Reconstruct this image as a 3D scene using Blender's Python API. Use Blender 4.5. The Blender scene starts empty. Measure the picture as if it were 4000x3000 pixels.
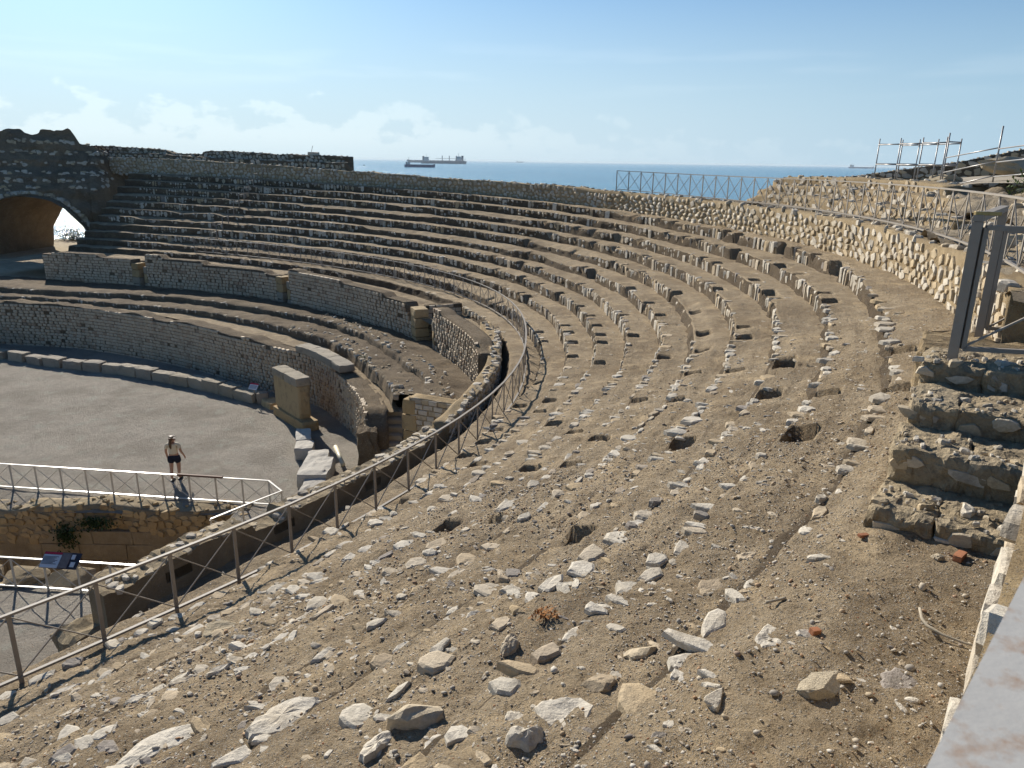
import bpy, math, random
import numpy as np
from mathutils import Matrix, Vector

random.seed(7)
rng = np.random.default_rng(7)
scene = bpy.context.scene
COL = scene.collection

# ------------------------------------------------------------------ camera
CAM_Z = 11.5
F_PX = 2900.0
PITCH = math.atan(870 / F_PX)
ROLL = math.atan(0.0149)
fw = np.array([0, math.cos(PITCH), -math.sin(PITCH)])
r0 = np.array([1.0, 0, 0])
u0 = np.cross(r0, fw)
c_, s_ = math.cos(ROLL), math.sin(ROLL)
RV = c_ * r0 + s_ * u0
UV = -s_ * r0 + c_ * u0
cam_data = bpy.data.cameras.new('camera')
cam = bpy.data.objects.new('camera', cam_data)
COL.objects.link(cam)
M = Matrix(((RV[0], UV[0], -fw[0], 0), (RV[1], UV[1], -fw[1], 0), (RV[2], UV[2], -fw[2], CAM_Z), (0, 0, 0, 1)))
cam.matrix_world = M
cam_data.sensor_width = 36
cam_data.lens = 36 * F_PX / 4000
cam_data.clip_start = 0.05
cam_data.clip_end = 200000
cam_data.dof.use_dof = True
cam_data.dof.focus_distance = 14
cam_data.dof.aperture_fstop = 9.0
scene.camera = cam

# ------------------------------------------------------------------ light
SUN_AZ = math.radians(-29.5)      # left of the view direction (+Y)
SUN_EL = math.radians(27.5)
world = bpy.data.worlds.new('World')
scene.world = world
world.use_nodes = True
sun_data = bpy.data.lights.new('sun', 'SUN')
sun_data.energy = 5.0
sun_data.angle = math.radians(0.53)
sun_data.color = (1.0, 0.93, 0.82)
sun = bpy.data.objects.new('sun', sun_data)
COL.objects.link(sun)
sdir = Vector((math.sin(SUN_AZ) * math.cos(SUN_EL), math.cos(SUN_AZ) * math.cos(SUN_EL), math.sin(SUN_EL)))
sun.rotation_euler = sdir.to_track_quat('Z', 'Y').to_euler()
sun.location = (0, 0, 60)
scene.view_settings.view_transform = 'Standard'
scene.view_settings.look = 'None'
scene.view_settings.gamma = 1
scene.view_settings.exposure = 0.5
scene.view_settings.use_curve_mapping = False


def build_world():
    nt = world.node_tree
    nt.nodes.clear()
    N = nt.nodes.new
    L = nt.links.new
    out = N('ShaderNodeOutputWorld')
    bg = N('ShaderNodeBackground')
    bg.inputs['Strength'].default_value = 0.055
    sky = N('ShaderNodeTexSky')
    sky.sky_type = 'NISHITA'
    sky.sun_disc = False
    sky.sun_elevation = SUN_EL
    sky.sun_rotation = SUN_AZ
    sky.altitude = 20
    sky.air_density = 1.0
    sky.dust_density = 0.6
    sky.ozone_density = 2.2
    tc = N('ShaderNodeTexCoord')
    sep = N('ShaderNodeSeparateXYZ')
    L(tc.outputs['Generated'], sep.inputs[0])

    def math_(op, a, b=None, clamp=False):
        n = N('ShaderNodeMath'); n.operation = op; n.use_clamp = clamp
        for i, v in enumerate((a, b)):
            if v is None: continue
            if hasattr(v, 'links'): L(v, n.inputs[i])
            else: n.inputs[i].default_value = v
        return n.outputs[0]

    def smooth(v, a, b, lo=0.0, hi=1.0):
        n = N('ShaderNodeMapRange'); n.interpolation_type = 'SMOOTHSTEP'
        L(v, n.inputs[0])
        for i, q in zip((1, 2, 3, 4), (a, b, lo, hi)):
            if hasattr(q, 'links'): L(q, n.inputs[i])
            else: n.inputs[i].default_value = q
        return n.outputs[0]
    el = math_('ARCSINE', sep.outputs['Z'])
    az = math_('ARCTAN2', sep.outputs['X'], sep.outputs['Y'])
    comb = N('ShaderNodeCombineXYZ')
    L(math_('MULTIPLY', az, 10.0), comb.inputs[0])
    L(math_('MULTIPLY', el, 17.0), comb.inputs[1])
    n1 = N('ShaderNodeTexNoise'); n1.inputs['Scale'].default_value = 1.7; n1.inputs['Detail'].default_value = 9; n1.inputs['Roughness'].default_value = 0.56
    L(comb.outputs[0], n1.inputs['Vector'])
    # slow variation of the bank's height along the horizon
    c2 = N('ShaderNodeCombineXYZ'); L(math_('MULTIPLY', az, 2.4), c2.inputs[0]); c2.inputs[1].default_value = 4.3
    n2 = N('ShaderNodeTexNoise'); n2.inputs['Scale'].default_value = 1.0; n2.inputs['Detail'].default_value = 2
    L(c2.outputs[0], n2.inputs['Vector'])
    # cumulus bank: fuller to the left of the view (towards the sun), thinning to the right
    side = smooth(az, -0.05, 0.20, 1.0, 0.25)
    top = math_('MULTIPLY', math_('MULTIPLY_ADD', n2.outputs['Fac'], 0.16), side)
    n_ = top.node; n_.inputs[0].default_value
    puff = math_('SUBTRACT', n1.outputs['Fac'], math_('MULTIPLY', el, 4.2))
    lim = smooth(az, -0.1, 0.35, 0.27, 0.42)
    cl = smooth(math_('SUBTRACT', puff, lim), 0.0, 0.09)
    low = smooth(el, 0.0, 0.03, 0.35, 1.0)
    fac = math_('MULTIPLY', math_('MULTIPLY', cl, low), smooth(az, -0.25, 0.25, 0.60, 0.25))
    # high thin streaks
    c3 = N('ShaderNodeCombineXYZ'); L(math_('MULTIPLY', az, 5.0), c3.inputs[0]); L(math_('MULTIPLY', el, 42.0), c3.inputs[1]); c3.inputs[2].default_value = 9.1
    n3 = N('ShaderNodeTexNoise'); n3.inputs['Scale'].default_value = 1.0; n3.inputs['Detail'].default_value = 5
    L(c3.outputs[0], n3.inputs['Vector'])
    st = math_('MULTIPLY', smooth(n3.outputs['Fac'], 0.46, 0.66), math_('MULTIPLY', smooth(el, 0.07, 0.10), smooth(el, 0.15, 0.115)))
    st = math_('MULTIPLY', st, 0.30)
    # white balance of the clear sky, and the pale sea haze that whitens towards the horizon and the sun
    wb = N('ShaderNodeMix'); wb.data_type = 'RGBA'; wb.blend_type = 'MULTIPLY'; wb.inputs[0].default_value = 1
    L(sky.outputs[0], wb.inputs[6]); wb.inputs[7].default_value = (.62, 1.0, 1.32, 1)
    toward = smooth(math_('COSINE', math_('SUBTRACT', az, SUN_AZ)), .25, 1.0)
    hzc = N('ShaderNodeMix'); hzc.data_type = 'RGBA'; L(toward, hzc.inputs[0]); hzc.inputs[6].default_value = (5.6, 8.0, 10.0, 1); hzc.inputs[7].default_value = (8.4, 10.4, 11.9, 1)
    hz = N('ShaderNodeMix'); hz.data_type = 'RGBA'
    L(math_('MULTIPLY', math_('POWER', math_('SUBTRACT', 1.0, smooth(el, 0.0, 0.5)), 3.0), 0.92), hz.inputs[0]); L(wb.outputs[2], hz.inputs[6]); L(hzc.outputs[2], hz.inputs[7])
    # clouds lit by the sky and sun behind them: brighter than the sky they stand in
    glow = N('ShaderNodeMix'); glow.data_type = 'RGBA'; glow.blend_type = 'MULTIPLY'; glow.inputs[0].default_value = 1
    L(hz.outputs[2], glow.inputs[6]); glow.inputs[7].default_value = (1.12, 1.09, 1.06, 1)
    add = N('ShaderNodeMix'); add.data_type = 'RGBA'; add.blend_type = 'ADD'; add.inputs[0].default_value = 1
    L(glow.outputs[2], add.inputs[6]); add.inputs[7].default_value = (1.3, .9, .6, 1)
    mix = N('ShaderNodeMix'); mix.data_type = 'RGBA'
    L(math_('MAXIMUM', fac, st), mix.inputs[0]); L(hz.outputs[2], mix.inputs[6]); L(add.outputs[2], mix.inputs[7])
    L(mix.outputs[2], bg.inputs['Color'])
    L(bg.outputs[0], out.inputs['Surface'])


build_world()

# ------------------------------------------------------------------ numpy noise
def _hash(ix, iy, iz, seed):
    with np.errstate(over='ignore'):
        h = (ix.astype(np.int64) * 374761393 + iy.astype(np.int64) * 668265263 + iz.astype(np.int64) * 2147483647 + seed * 974634977) & 0xFFFFFFFF
        h = ((h ^ (h >> 13)) * 1274126177) & 0xFFFFFFFF
        h = h ^ (h >> 16)
    return (h & 0xFFFF) / 32767.5 - 1.0


def vnoise(x, y, z=0.0, seed=0):
    x = np.asarray(x, float); y = np.asarray(y, float); z = np.zeros_like(x) + z
    ix, iy, iz = np.floor(x).astype(np.int64), np.floor(y).astype(np.int64), np.floor(z).astype(np.int64)
    fx, fy, fz = x - ix, y - iy, z - iz
    fx = fx * fx * (3 - 2 * fx); fy = fy * fy * (3 - 2 * fy); fz = fz * fz * (3 - 2 * fz)
    r = 0
    for a in (0, 1):
        for b in (0, 1):
            for c in (0, 1):
                w = (fx if a else 1 - fx) * (fy if b else 1 - fy) * (fz if c else 1 - fz)
                r = r + w * _hash(ix + a, iy + b, iz + c, seed)
    return r


def fbm(x, y, z=0.0, octv=4, seed=0, gain=0.5):
    a, f, r = 1.0, 1.0, 0.0
    for i in range(octv):
        r = r + a * vnoise(x * f, y * f, np.asarray(z) * f, seed + i * 17)
        a *= gain; f *= 2.03
    return r


def spl(tab):
    T = np.array([p[0] for p in tab], float); V = np.array([p[1] for p in tab], float)
    m = np.gradient(V, T)

    def f(t):
        t = np.clip(t, T[0], T[-1]); i = np.clip(np.searchsorted(T, t) - 1, 0, len(T) - 2); h = T[i + 1] - T[i]; u = (t - T[i]) / h
        return V[i] * (2 * u**3 - 3 * u**2 + 1) + m[i] * h * (u**3 - 2 * u**2 + u) + V[i + 1] * (-2 * u**3 + 3 * u**2) + m[i + 1] * h * (u**3 - u**2)
    return f


def sstep(x, a, b):
    u = np.clip((x - a) / (b - a), 0, 1)
    return u * u * (3 - 2 * u)


# ------------------------------------------------------------------ plan of the amphitheatre
# every curve is an offset d (metres, outwards) from one ellipse, along its angle t (degrees)
ECX, ECY, EA, EB, EPH = -65.948, 25.009, 66.656, 40.275, 0.051317


def frame(t):
    r = np.radians(t); ce, se = math.cos(EPH), math.sin(EPH)
    x = EA * np.cos(r); y = EB * np.sin(r)
    nx = EB * np.cos(r); ny = EA * np.sin(r); l = np.hypot(nx, ny); nx, ny = nx / l, ny / l
    return (np.stack([ECX + x * ce - y * se, ECY + x * se + y * ce], -1), np.stack([nx * ce - ny * se, nx * se + ny * ce], -1))


def pos(t, d):
    P, N = frame(t)
    return P + N * np.asarray(d)[..., None]


_tt = np.linspace(-60, 95, 6201)
_pp = pos(_tt, np.zeros_like(_tt))
_arc = np.concatenate([[0], np.cumsum(np.hypot(*np.diff(_pp, axis=0).T))])


def t2s(t): return np.interp(t, _tt, _arc)
def s2t(s): return np.interp(s, _arc, _tt)


def xy2td(x, y):
    q = np.hypot(_pp[:, 0] - x, _pp[:, 1] - y); i = q.argmin()
    P, N = frame(_tt[i]); return _tt[i], float((x - P[0]) * N[0] + (y - P[1]) * N[1])


T0, T1 = -42.0, 66.0
zJ = spl([(-45, 8.2), (-30, 8.3), (-25, 8.4), (-20, 8.6), (-12, 8.75), (0, 8.72), (8, 8.72), (23, 9.0), (41, 9.4), (54, 9.72), (61, 9.9), (85, 10.1)])
dJ = spl([(-45, 8.5), (-35, 8.5), (-28, 8.6), (-24, 8.85), (-18, 9.1), (0, 9.1), (40, 9.05), (85, 9.05)])
def zk(k, t):
    if k < 0: return 4.36 + 0 * np.asarray(t, float)
    return 4.83 + (zJ(t) - 4.83) * k / 9
def dk(k, t):
    if k < 0: return d_zero(t)
    if k > 9: return d_wall(t)
    return .35 + (dJ(t) - .35) * k / 9
d_zero = spl([(-45, -.75), (-10, -.7), (0, -.8), (20, -.85), (80, -.85)])
d_wall = spl([(-45, 10.42), (-25, 10.42), (-18, 10.4), (-10, 10.15), (0, 9.85), (10, 9.75), (20, 9.85), (40, 10.0), (80, 10.2)])
z_wall = spl([(-45, 9.85), (-20, 9.9), (-5, 9.88), (10, 9.85), (18, 9.93), (25, 10.05), (34, 10.2), (38, 10.35), (45, 10.6), (53, 10.95), (60, 11.2), (80, 11.5)])
d_fence = spl([(-40, -.3), (-28, -.25), (-22, .0), (-15, .12), (-8, .0), (-3, -.15), (3, -.1), (12, .05), (30, 0), (55, .1)])
# lower walls
d_pod = spl([(-45, -6.0), (-20, -6.0), (-10, -5.9), (-3, -6.2), (0, -6.6), (5, -7.3), (10, -8.0), (15, -8.8), (19, -9.8), (25, -10.9), (31, -11.6), (38, -12.3), (47, -13.3), (52, -14.4), (60, -16), (76, -19)])
z_pod = spl([(-45, 2.2), (-3, 2.2), (8, 2.35), (15, 2.45), (22, 2.5), (40, 2.62), (76, 2.75)])
d_alpha = spl([(-10, -4.5), (-2, -5.05), (3, -5.9), (7, -6.43), (14, -7.2), (18, -7.7), (23, -8.4), (34, -9.85), (40, -11.0), (48, -12.5), (60, -14.5), (76, -17)])
d_beta = spl([(-10, -3.2), (-2, -3.9), (2, -4.3), (5, -4.8), (10.5, -5.5), (19.5, -6.25), (24.5, -6.85), (29, -7.6), (37, -8.8), (43.5, -10.2), (48, -11.3), (60, -13.2), (76, -15.5)])
d_bal = spl([(-12, -1.5), (-6, -1.7), (0, -2.15), (4, -2.65), (9, -3.22), (12.5, -3.5), (20, -4.4), (30, -5.2), (34, -5.4), (41, -6.3), (46, -7.0), (52, -7.7), (60, -8.5), (76, -9)])
d_curvwall = spl([(-14, -1.42), (-10, -1.2), (-6, -1.1), (0, -1.07), (7, -1.0)])      # outer face of the thin wall
z_curvwall = spl([(-14, 4.25), (-10, 4.45), (-6, 4.55), (7, 4.62)])
d_front = spl([(-28, -2.66), (-26, -2.62), (-23, -2.55), (-20, -2.3), (-16, -1.9), (-13, -1.5), (-12, -1.4)])
z_front = spl([(-28, 3.85), (-20, 3.86), (-16, 3.92), (-12, 4.08)])


def strip_z(t):      # ground between the fence and the wall below it
    return np.interp(t, [-27.2, -26.2, -25.2, -12, -8, 3, 8, 80], [-.1, 1.7, 3.25, 3.4, 3.6, 3.8, 4.02, 4.02])


# ------------------------------------------------------------------ mesh helpers
def mesh_np(name, V, Fq, smooth=False, attr=None):
    """V (n,3); Fq list of index arrays (k,3) or (k,4)"""
    me = bpy.data.meshes.new(name)
    V = np.asarray(V, np.float32)
    me.vertices.add(len(V)); me.vertices.foreach_set('co', V.ravel())
    Fq = [np.asarray(f, np.int32) for f in (Fq if isinstance(Fq, list) else [Fq]) if len(f)]
    nl = sum(f.size for f in Fq); nf = sum(len(f) for f in Fq)
    me.loops.add(nl); me.polygons.add(nf)
    me.loops.foreach_set('vertex_index', np.concatenate([f.ravel() for f in Fq]))
    tot = np.concatenate([np.full(len(f), f.shape[1], np.int32) for f in Fq])
    st = np.concatenate([[0], np.cumsum(tot)[:-1]]).astype(np.int32)
    me.polygons.foreach_set('loop_start', st)
    if smooth: me.polygons.foreach_set('use_smooth', np.ones(nf, bool))
    if attr is not None:
        a = me.attributes.new('rnd', 'FLOAT', 'POINT'); a.data.foreach_set('value', np.asarray(attr, np.float32))
    me.update(calc_edges=True)
    me.validate()
    return me


def grid_faces(n, m, off=0, flip=False):
    i = np.arange(n - 1)[:, None] * m + np.arange(m - 1)[None, :] + off
    f = np.stack([i, i + m, i + m + 1, i + 1], -1).reshape(-1, 4)
    return f[:, ::-1] if flip else f


def link(name, me, mat=None, parent=None, **props):
    o = bpy.data.objects.new(name, me); COL.objects.link(o)
    if mat is not None and me is not None and not me.materials: me.materials.append(mat)
    if parent is not None: o.parent = parent
    for k, v in props.items(): o[k] = v
    return o


def thing(o, label, cat, group=None):
    o['label'] = label; o['category'] = cat
    if group: o['group'] = group
    return o


def empty(name, loc, label, cat, group=None, rotz=0):
    o = bpy.data.objects.new(name, None); COL.objects.link(o); o.location = loc; o.rotation_euler = (0, 0, rotz)
    o.empty_display_size = .2
    return thing(o, label, cat, group)


def polymesh(name, verts, faces, smooth=False):
    me = bpy.data.meshes.new(name); me.from_pydata([tuple(v) for v in verts], [], [tuple(f) for f in faces]); me.update()
    if smooth: me.polygons.foreach_set('use_smooth', [True] * len(me.polygons))
    return me


def box_mesh(name, x0, x1, y0, y1, z0, z1, bev=0.0, jit=0.0):
    """box with chamfered edges (24 verts) and slightly uneven corners"""
    if bev <= 0:
        v = [(x, y, z) for x in (x0, x1) for y in (y0, y1) for z in (z0, z1)]
        f = [(0, 1, 3, 2), (4, 6, 7, 5), (0, 4, 5, 1), (2, 3, 7, 6), (0, 2, 6, 4), (1, 5, 7, 3)]
        if jit: v = [tuple(c + random.uniform(-jit, jit) for c in p) for p in v]
        return polymesh(name, v, f)
    X, Y, Z = (x0, x1), (y0, y1), (z0, z1); V = []; idx = {}
    for i in (0, 1):
        for j in (0, 1):
            for k in (0, 1):
                jj = [random.uniform(-jit, jit) for _ in range(3)]
                for ax in range(3):
                    p = [X[i], Y[j], Z[k]]; sg = [1 if i == 0 else -1, 1 if j == 0 else -1, 1 if k == 0 else -1]
                    for q in range(3):
                        if q != ax: p[q] += sg[q] * bev
                        p[q] += jj[q]
                    idx[(i, j, k, ax)] = len(V); V.append(p)
    Fc = []
    c = [(0, 0), (1, 0), (1, 1), (0, 1)]
    for s in (0, 1):
        a = [idx[(s, j, k, 0)] for j, k in c]; Fc.append(a if s else a[::-1])
        a = [idx[(i, s, k, 1)] for i, k in c]; Fc.append(a[::-1] if s else a)
        a = [idx[(i, j, s, 2)] for i, j in c]; Fc.append(a if s else a[::-1])
    for p in (0, 1):
        for q in (0, 1):
            Fc.append([idx[(0, p, q, 1)], idx[(1, p, q, 1)], idx[(1, p, q, 2)], idx[(0, p, q, 2)]])
            Fc.append([idx[(p, 0, q, 0)], idx[(p, 1, q, 0)], idx[(p, 1, q, 2)], idx[(p, 0, q, 2)]])
            Fc.append([idx[(p, q, 0, 0)], idx[(p, q, 1, 0)], idx[(p, q, 1, 1)], idx[(p, q, 0, 1)]])
    for i in (0, 1):
        for j in (0, 1):
            for k in (0, 1): Fc.append([idx[(i, j, k, 0)], idx[(i, j, k, 1)], idx[(i, j, k, 2)]])
    me = polymesh(name, V, Fc)
    import bmesh
    bm = bmesh.new(); bm.from_mesh(me); bmesh.ops.recalc_face_normals(bm, faces=bm.faces); bm.to_mesh(me); bm.free()
    return me


def rough_block(name, sx, sy, sz, n=4, amp=0.03, seed=0, fr=3.4):
    """a worn ashlar block: subdivided box, rounded corners, noise"""
    import bmesh
    bm = bmesh.new(); bmesh.ops.create_cube(bm, size=1.0)
    bmesh.ops.subdivide_edges(bm, edges=bm.edges[:], cuts=n, use_grid_fill=True)
    co = np.array([v.co for v in bm.verts]) * 2
    l4 = (np.abs(co) ** 16).sum(1) ** .0625
    co = co / l4[:, None] * (1 - 0) ; 
    co = co * (np.array([sx, sy, sz]) / 2)
    nz = np.stack([fbm(co[:, 0] * fr + seed * 7, co[:, 1] * fr, co[:, 2] * fr, 4, seed + q * 5, .6) for q in range(3)], -1)
    co = co + nz * amp; co[:, 2] += sz / 2
    for v, c in zip(bm.verts, co): v.co = c
    me = bpy.data.meshes.new(name); bm.to_mesh(me); bm.free()
    return me


# ---- stone variants (unit size), shared by thousands of objects
def stone_front(seed):
    """a rubble stone seen from the front: x,z in -.5..+.5, front face at y=0, back at y=1"""
    r = random.Random(seed); n = r.randint(5, 8); pts = []; ph = r.uniform(0, 1)
    for i in range(n):
        a = 2 * math.pi * (i + ph + r.uniform(-.3, .3)) / n
        ca, sa = math.cos(a), math.sin(a); q = (abs(ca)**4 + abs(sa)**4) ** (-1 / 4) * r.uniform(.74, 1.08)
        pts.append((.5 * q * ca, .5 * q * sa))
    V = []; Fc = []
    for k, (sc, y) in enumerate(((1.0, 1.0), (1.0, .14), (.93, .01))):
        for x, z in pts: V.append((x * sc, y + (r.uniform(-.05, .05) if k else 0), z * sc))
    V.append((r.uniform(-.25, .25), -.01 + r.uniform(-.06, .06), r.uniform(-.25, .25)))
    for k in (0, 1):
        for i in range(n):
            j = (i + 1) % n; Fc.append((k * n + i, k * n + j, (k + 1) * n + j, (k + 1) * n + i))
    for i in range(n): Fc.append((2 * n + i, 2 * n + (i + 1) % n, 3 * n))
    return V, Fc


def stone_brick(seed):
    r = random.Random(seed); j = lambda a=.035: r.uniform(-a, a)
    V = []; cs = [(-.5, -.5), (.5, -.5), (.5, .5), (-.5, .5)]
    jj = [(j(), j()) for _ in cs]
    for sc, y in ((1, 1), (1, .12), (.9, 0)):
        for (x, z), (a, b) in zip(cs, jj): V.append(((x + a) * sc, y + (j(.04) if y == 0 else 0), (z + b) * (sc if sc == 1 else .84)))
    V.append((j(.1), j(.05) - .02, j(.1)))
    Fc = []
    for k in (0, 1):
        for i in range(4):
            q = (i + 1) % 4; Fc.append((k * 4 + i, k * 4 + q, (k + 1) * 4 + q, (k + 1) * 4 + i))
    for i in range(4): Fc.append((8 + i, 8 + (i + 1) % 4, 12))
    return V, Fc


def stone_slab(seed):
    """upright edge stone of a tier: front y=0, back y=1, top z=0, bottom z=-1; an irregular top outline"""
    r = random.Random(seed); n = 7
    base = [(-.5, 0), (.0, -.06), (.5, 0), (.5, .5), (.32, 1.0), (-.25, 1.05), (-.5, .55)]
    pts = [(x + r.uniform(-.12, .12) * (1 if i > 2 else .5), y + r.uniform(-.12, .1) * (1 if i > 2 else .6)) for i, (x, y) in enumerate(base)]
    V = []
    cx = sum(p[0] for p in pts) / n; cy = sum(p[1] for p in pts) / n
    for sc, z in ((.96, -1.0), (1.0, -.10), (.86, 0.0)):
        for x, y in pts: V.append((cx + (x - cx) * sc, cy + (y - cy) * sc, z + (r.uniform(-.05, .05) if z > -.5 else 0)))
    V.append((cx + r.uniform(-.1, .1), cy, r.uniform(-.02, .05)))
    Fc = []
    for k in (0, 1):
        for i in range(n):
            j = (i + 1) % n; Fc.append((k * n + i, k * n + j, (k + 1) * n + j, (k + 1) * n + i))
    for i in range(n): Fc.append((2 * n + i, 2 * n + (i + 1) % n, 3 * n))
    return V, Fc


def stone_flat(seed):
    """a flake set in the ground: z 0..1 is its thickness, sharp irregular outline, tilted facets on top"""
    r = random.Random(seed); n = r.randint(6, 9); pts = []
    for i in range(n):
        a = 2 * math.pi * (i + r.uniform(-.3, .3)) / n; q = .5 * r.uniform(.62, 1.08)
        pts.append((q * math.cos(a) * 1.05, q * math.sin(a) * .9))
    V = []; tx, ty = r.uniform(-.5, .5), r.uniform(-.5, .5)
    for sc, z in ((1.06, -.6), (1.0, .62), (.8, .95)):
        for x, y in pts: V.append((x * sc, y * sc, z + ((tx * x + ty * y) + r.uniform(-.16, .16) if z > 0 else 0)))
    V.append((r.uniform(-.15, .15), r.uniform(-.15, .15), 1.0 + r.uniform(-.1, .2)))
    Fc = []
    for k in (0, 1):
        for i in range(n):
            j = (i + 1) % n; Fc.append((k * n + i, k * n + j, (k + 1) * n + j, (k + 1) * n + i))
    for i in range(n): Fc.append((2 * n + i, 2 * n + (i + 1) % n, 3 * n))
    return V, Fc


def ico(sub, seed, amp=.25, flat=1.0):
    import bmesh
    bm = bmesh.new(); bmesh.ops.create_icosphere(bm, subdivisions=sub, radius=.5)
    co = np.array([v.co for v in bm.verts]); nz = fbm(co[:, 0] * 2.6 + seed * 3.1, co[:, 1] * 2.6, co[:, 2] * 2.6, 3, seed)
    # cut by random planes for facets
    rr = np.random.default_rng(seed)
    co = co * (1 + nz * amp)[:, None]
    for _ in range(7):
        nrm = rr.normal(size=3); nrm /= np.linalg.norm(nrm); h = rr.uniform(.28, .42)
        dd = co @ nrm; co = co - np.maximum(dd - h, 0)[:, None] * nrm
    co[:, 2] *= flat
    V = [tuple(c) for c in co]; Fc = [tuple(v.index for v in f.verts) for f in bm.faces]; bm.free()
    return V, Fc


VAR = {'front': [stone_front(i) for i in range(14)], 'brick': [stone_brick(i + 50) for i in range(8)], 'slab': [stone_slab(i + 90) for i in range(14)],
       'flat': [stone_flat(i + 140) for i in range(18)], 'lump': [ico(2, i + 3, .25, .8) for i in range(6)], 'pebble': [ico(1, i + 30, .2, .75) for i in range(8)]}


def tri(V, Fc):
    T = []
    for f in Fc:
        for i in range(1, len(f) - 1): T.append((f[0], f[i], f[i + 1]))
    return np.array(V, float), np.array(T, np.int32)


VAR_NP = {k: [tri(*v) for v in vs] for k, vs in VAR.items()}
_varmesh = {}


def var_mesh(kind, i, mat):
    key = (kind, i, mat.name)
    if key not in _varmesh:
        me = polymesh(kind + '_stone', *VAR[kind][i]); me.materials.append(mat); _varmesh[key] = me
    return _varmesh[key]


def place_pieces(name, items, parent, mat, limit=300, base=np.zeros(3), inv=None):
    """items: list of (kind, variant, 4x4 world matrix). the ones that show largest become parts, the rest one 'stuff' part"""
    if not items: return
    Ms = np.array([it[2] for it in items]); P = Ms[:, :3, 3]
    size = np.abs(np.linalg.norm(Ms[:, :3, :3], axis=1)); size = np.sort(size, axis=1)[:, 1:].prod(axis=1)
    v = P - np.array([0, 0, CAM_Z]); depth = v @ fw; px = 2000 + F_PX * (v @ RV) / np.maximum(depth, .1); py = 1500 - F_PX * (v @ UV) / np.maximum(depth, .1)
    vis = (depth > 0) & (px > -60) & (px < 4060) & (py > -60) & (py < 3060)
    score = size / np.maximum(depth, .5)**2 * np.where(vis, 1, 1e-6)
    order = np.argsort(-score)
    keep = set(order[:limit].tolist())
    inv = parent.matrix_world.inverted() if inv is None else inv
    for i in order[:limit]:
        kind, vi, mm = items[i]
        o = bpy.data.objects.new(name, var_mesh(kind, vi, mat)); o.parent = parent
        o.matrix_basis = inv @ Matrix(mm.tolist())
        COL.objects.link(o)
    rest = order[limit:]
    if len(rest):
        me = merge_np(name, [items[i] for i in rest], mat)
        o = bpy.data.objects.new(name, me); o.parent = parent; o.matrix_basis = inv; o['kind'] = 'stuff'; COL.objects.link(o)


def merge_np(name, items, mat):
    VV = []; TT = []; AA = []; off = 0
    for kind, vi, mm in items:
        V, T = VAR_NP[kind][vi]; VV.append(V @ mm[:3, :3].T + mm[:3, 3]); TT.append(T + off); off += len(V); AA.append(np.full(len(V), rng.random()))
    me = mesh_np(name, np.concatenate(VV), np.concatenate(TT), attr=np.concatenate(AA)); me.materials.append(mat)
    return me


def mat4(ax, ay, az, p, sx=1, sy=1, sz=1):
    m = np.eye(4); m[:3, 0] = np.asarray(ax) * sx; m[:3, 1] = np.asarray(ay) * sy; m[:3, 2] = np.asarray(az) * sz; m[:3, 3] = p
    return m


def rot_m(rx, ry, rz):
    return np.array(Matrix.Rotation(rz, 3, 'Z') @ Matrix.Rotation(ry, 3, 'Y') @ Matrix.Rotation(rx, 3, 'X'))


def sweep(name, pts, w, h, closed=False, up=(0, 0, 1)):
    """rectangular bar along a polyline (w across, h along up); mitred"""
    P = [Vector(p) for p in pts]; V = []; n = len(P); upv = Vector(up)
    for i in range(n):
        a = (P[i] - P[i - 1]) if i > 0 else (P[1] - P[0]); b = (P[i + 1] - P[i]) if i < n - 1 else (P[-1] - P[-2])
        tdir = (a.normalized() + b.normalized()).normalized(); side = tdir.cross(upv).normalized(); u2 = side.cross(tdir).normalized()
        cosh = max(.5, tdir.dot(a.normalized()))
        for sx, sz in ((-1, -1), (1, -1), (1, 1), (-1, 1)): V.append(P[i] + side * (sx * w / 2 / cosh) + u2 * (sz * h / 2))
    Fc = []
    for i in range(n - 1):
        for k in range(4): Fc.append((i * 4 + k, i * 4 + (k + 1) % 4, i * 4 + 4 + (k + 1) % 4, i * 4 + 4 + k))
    Fc.append((3, 2, 1, 0)); Fc.append(tuple((n - 1) * 4 + k for k in range(4)))
    me = polymesh(name, V, Fc)
    import bmesh
    bm = bmesh.new(); bm.from_mesh(me); bmesh.ops.recalc_face_normals(bm, faces=bm.faces); bm.to_mesh(me); bm.free()
    return me


def tube_mesh(name, pts, rad, seg=8):
    P = [Vector(p) for p in pts]; V = []; n = len(P)
    rads = rad if hasattr(rad, '__len__') else [rad] * n
    for i in range(n):
        tdir = ((P[min(i + 1, n - 1)] - P[max(i - 1, 0)])).normalized()
        ref = Vector((0, 0, 1)) if abs(tdir.z) < .9 else Vector((1, 0, 0))
        a = tdir.cross(ref).normalized(); b = tdir.cross(a)
        for k in range(seg):
            q = 2 * math.pi * k / seg; V.append(P[i] + (a * math.cos(q) + b * math.sin(q)) * rads[i])
    Fc = []
    for i in range(n - 1):
        for k in range(seg): Fc.append((i * seg + k, i * seg + (k + 1) % seg, (i + 1) * seg + (k + 1) % seg, (i + 1) * seg + k))
    Fc.append(tuple(range(seg))[::-1]); Fc.append(tuple((n - 1) * seg + k for k in range(seg)))
    me = polymesh(name, V, Fc, smooth=True)
    return me


# ------------------------------------------------------------------ materials
def newmat(name):
    m = bpy.data.materials.new(name); m.use_nodes = True; nt = m.node_tree; nt.nodes.clear()
    out = nt.nodes.new('ShaderNodeOutputMaterial'); b = nt.nodes.new('ShaderNodeBsdfPrincipled')
    nt.links.new(b.outputs[0], out.inputs[0]); b.inputs['Specular IOR Level'].default_value = .25
    return m, nt, b


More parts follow.
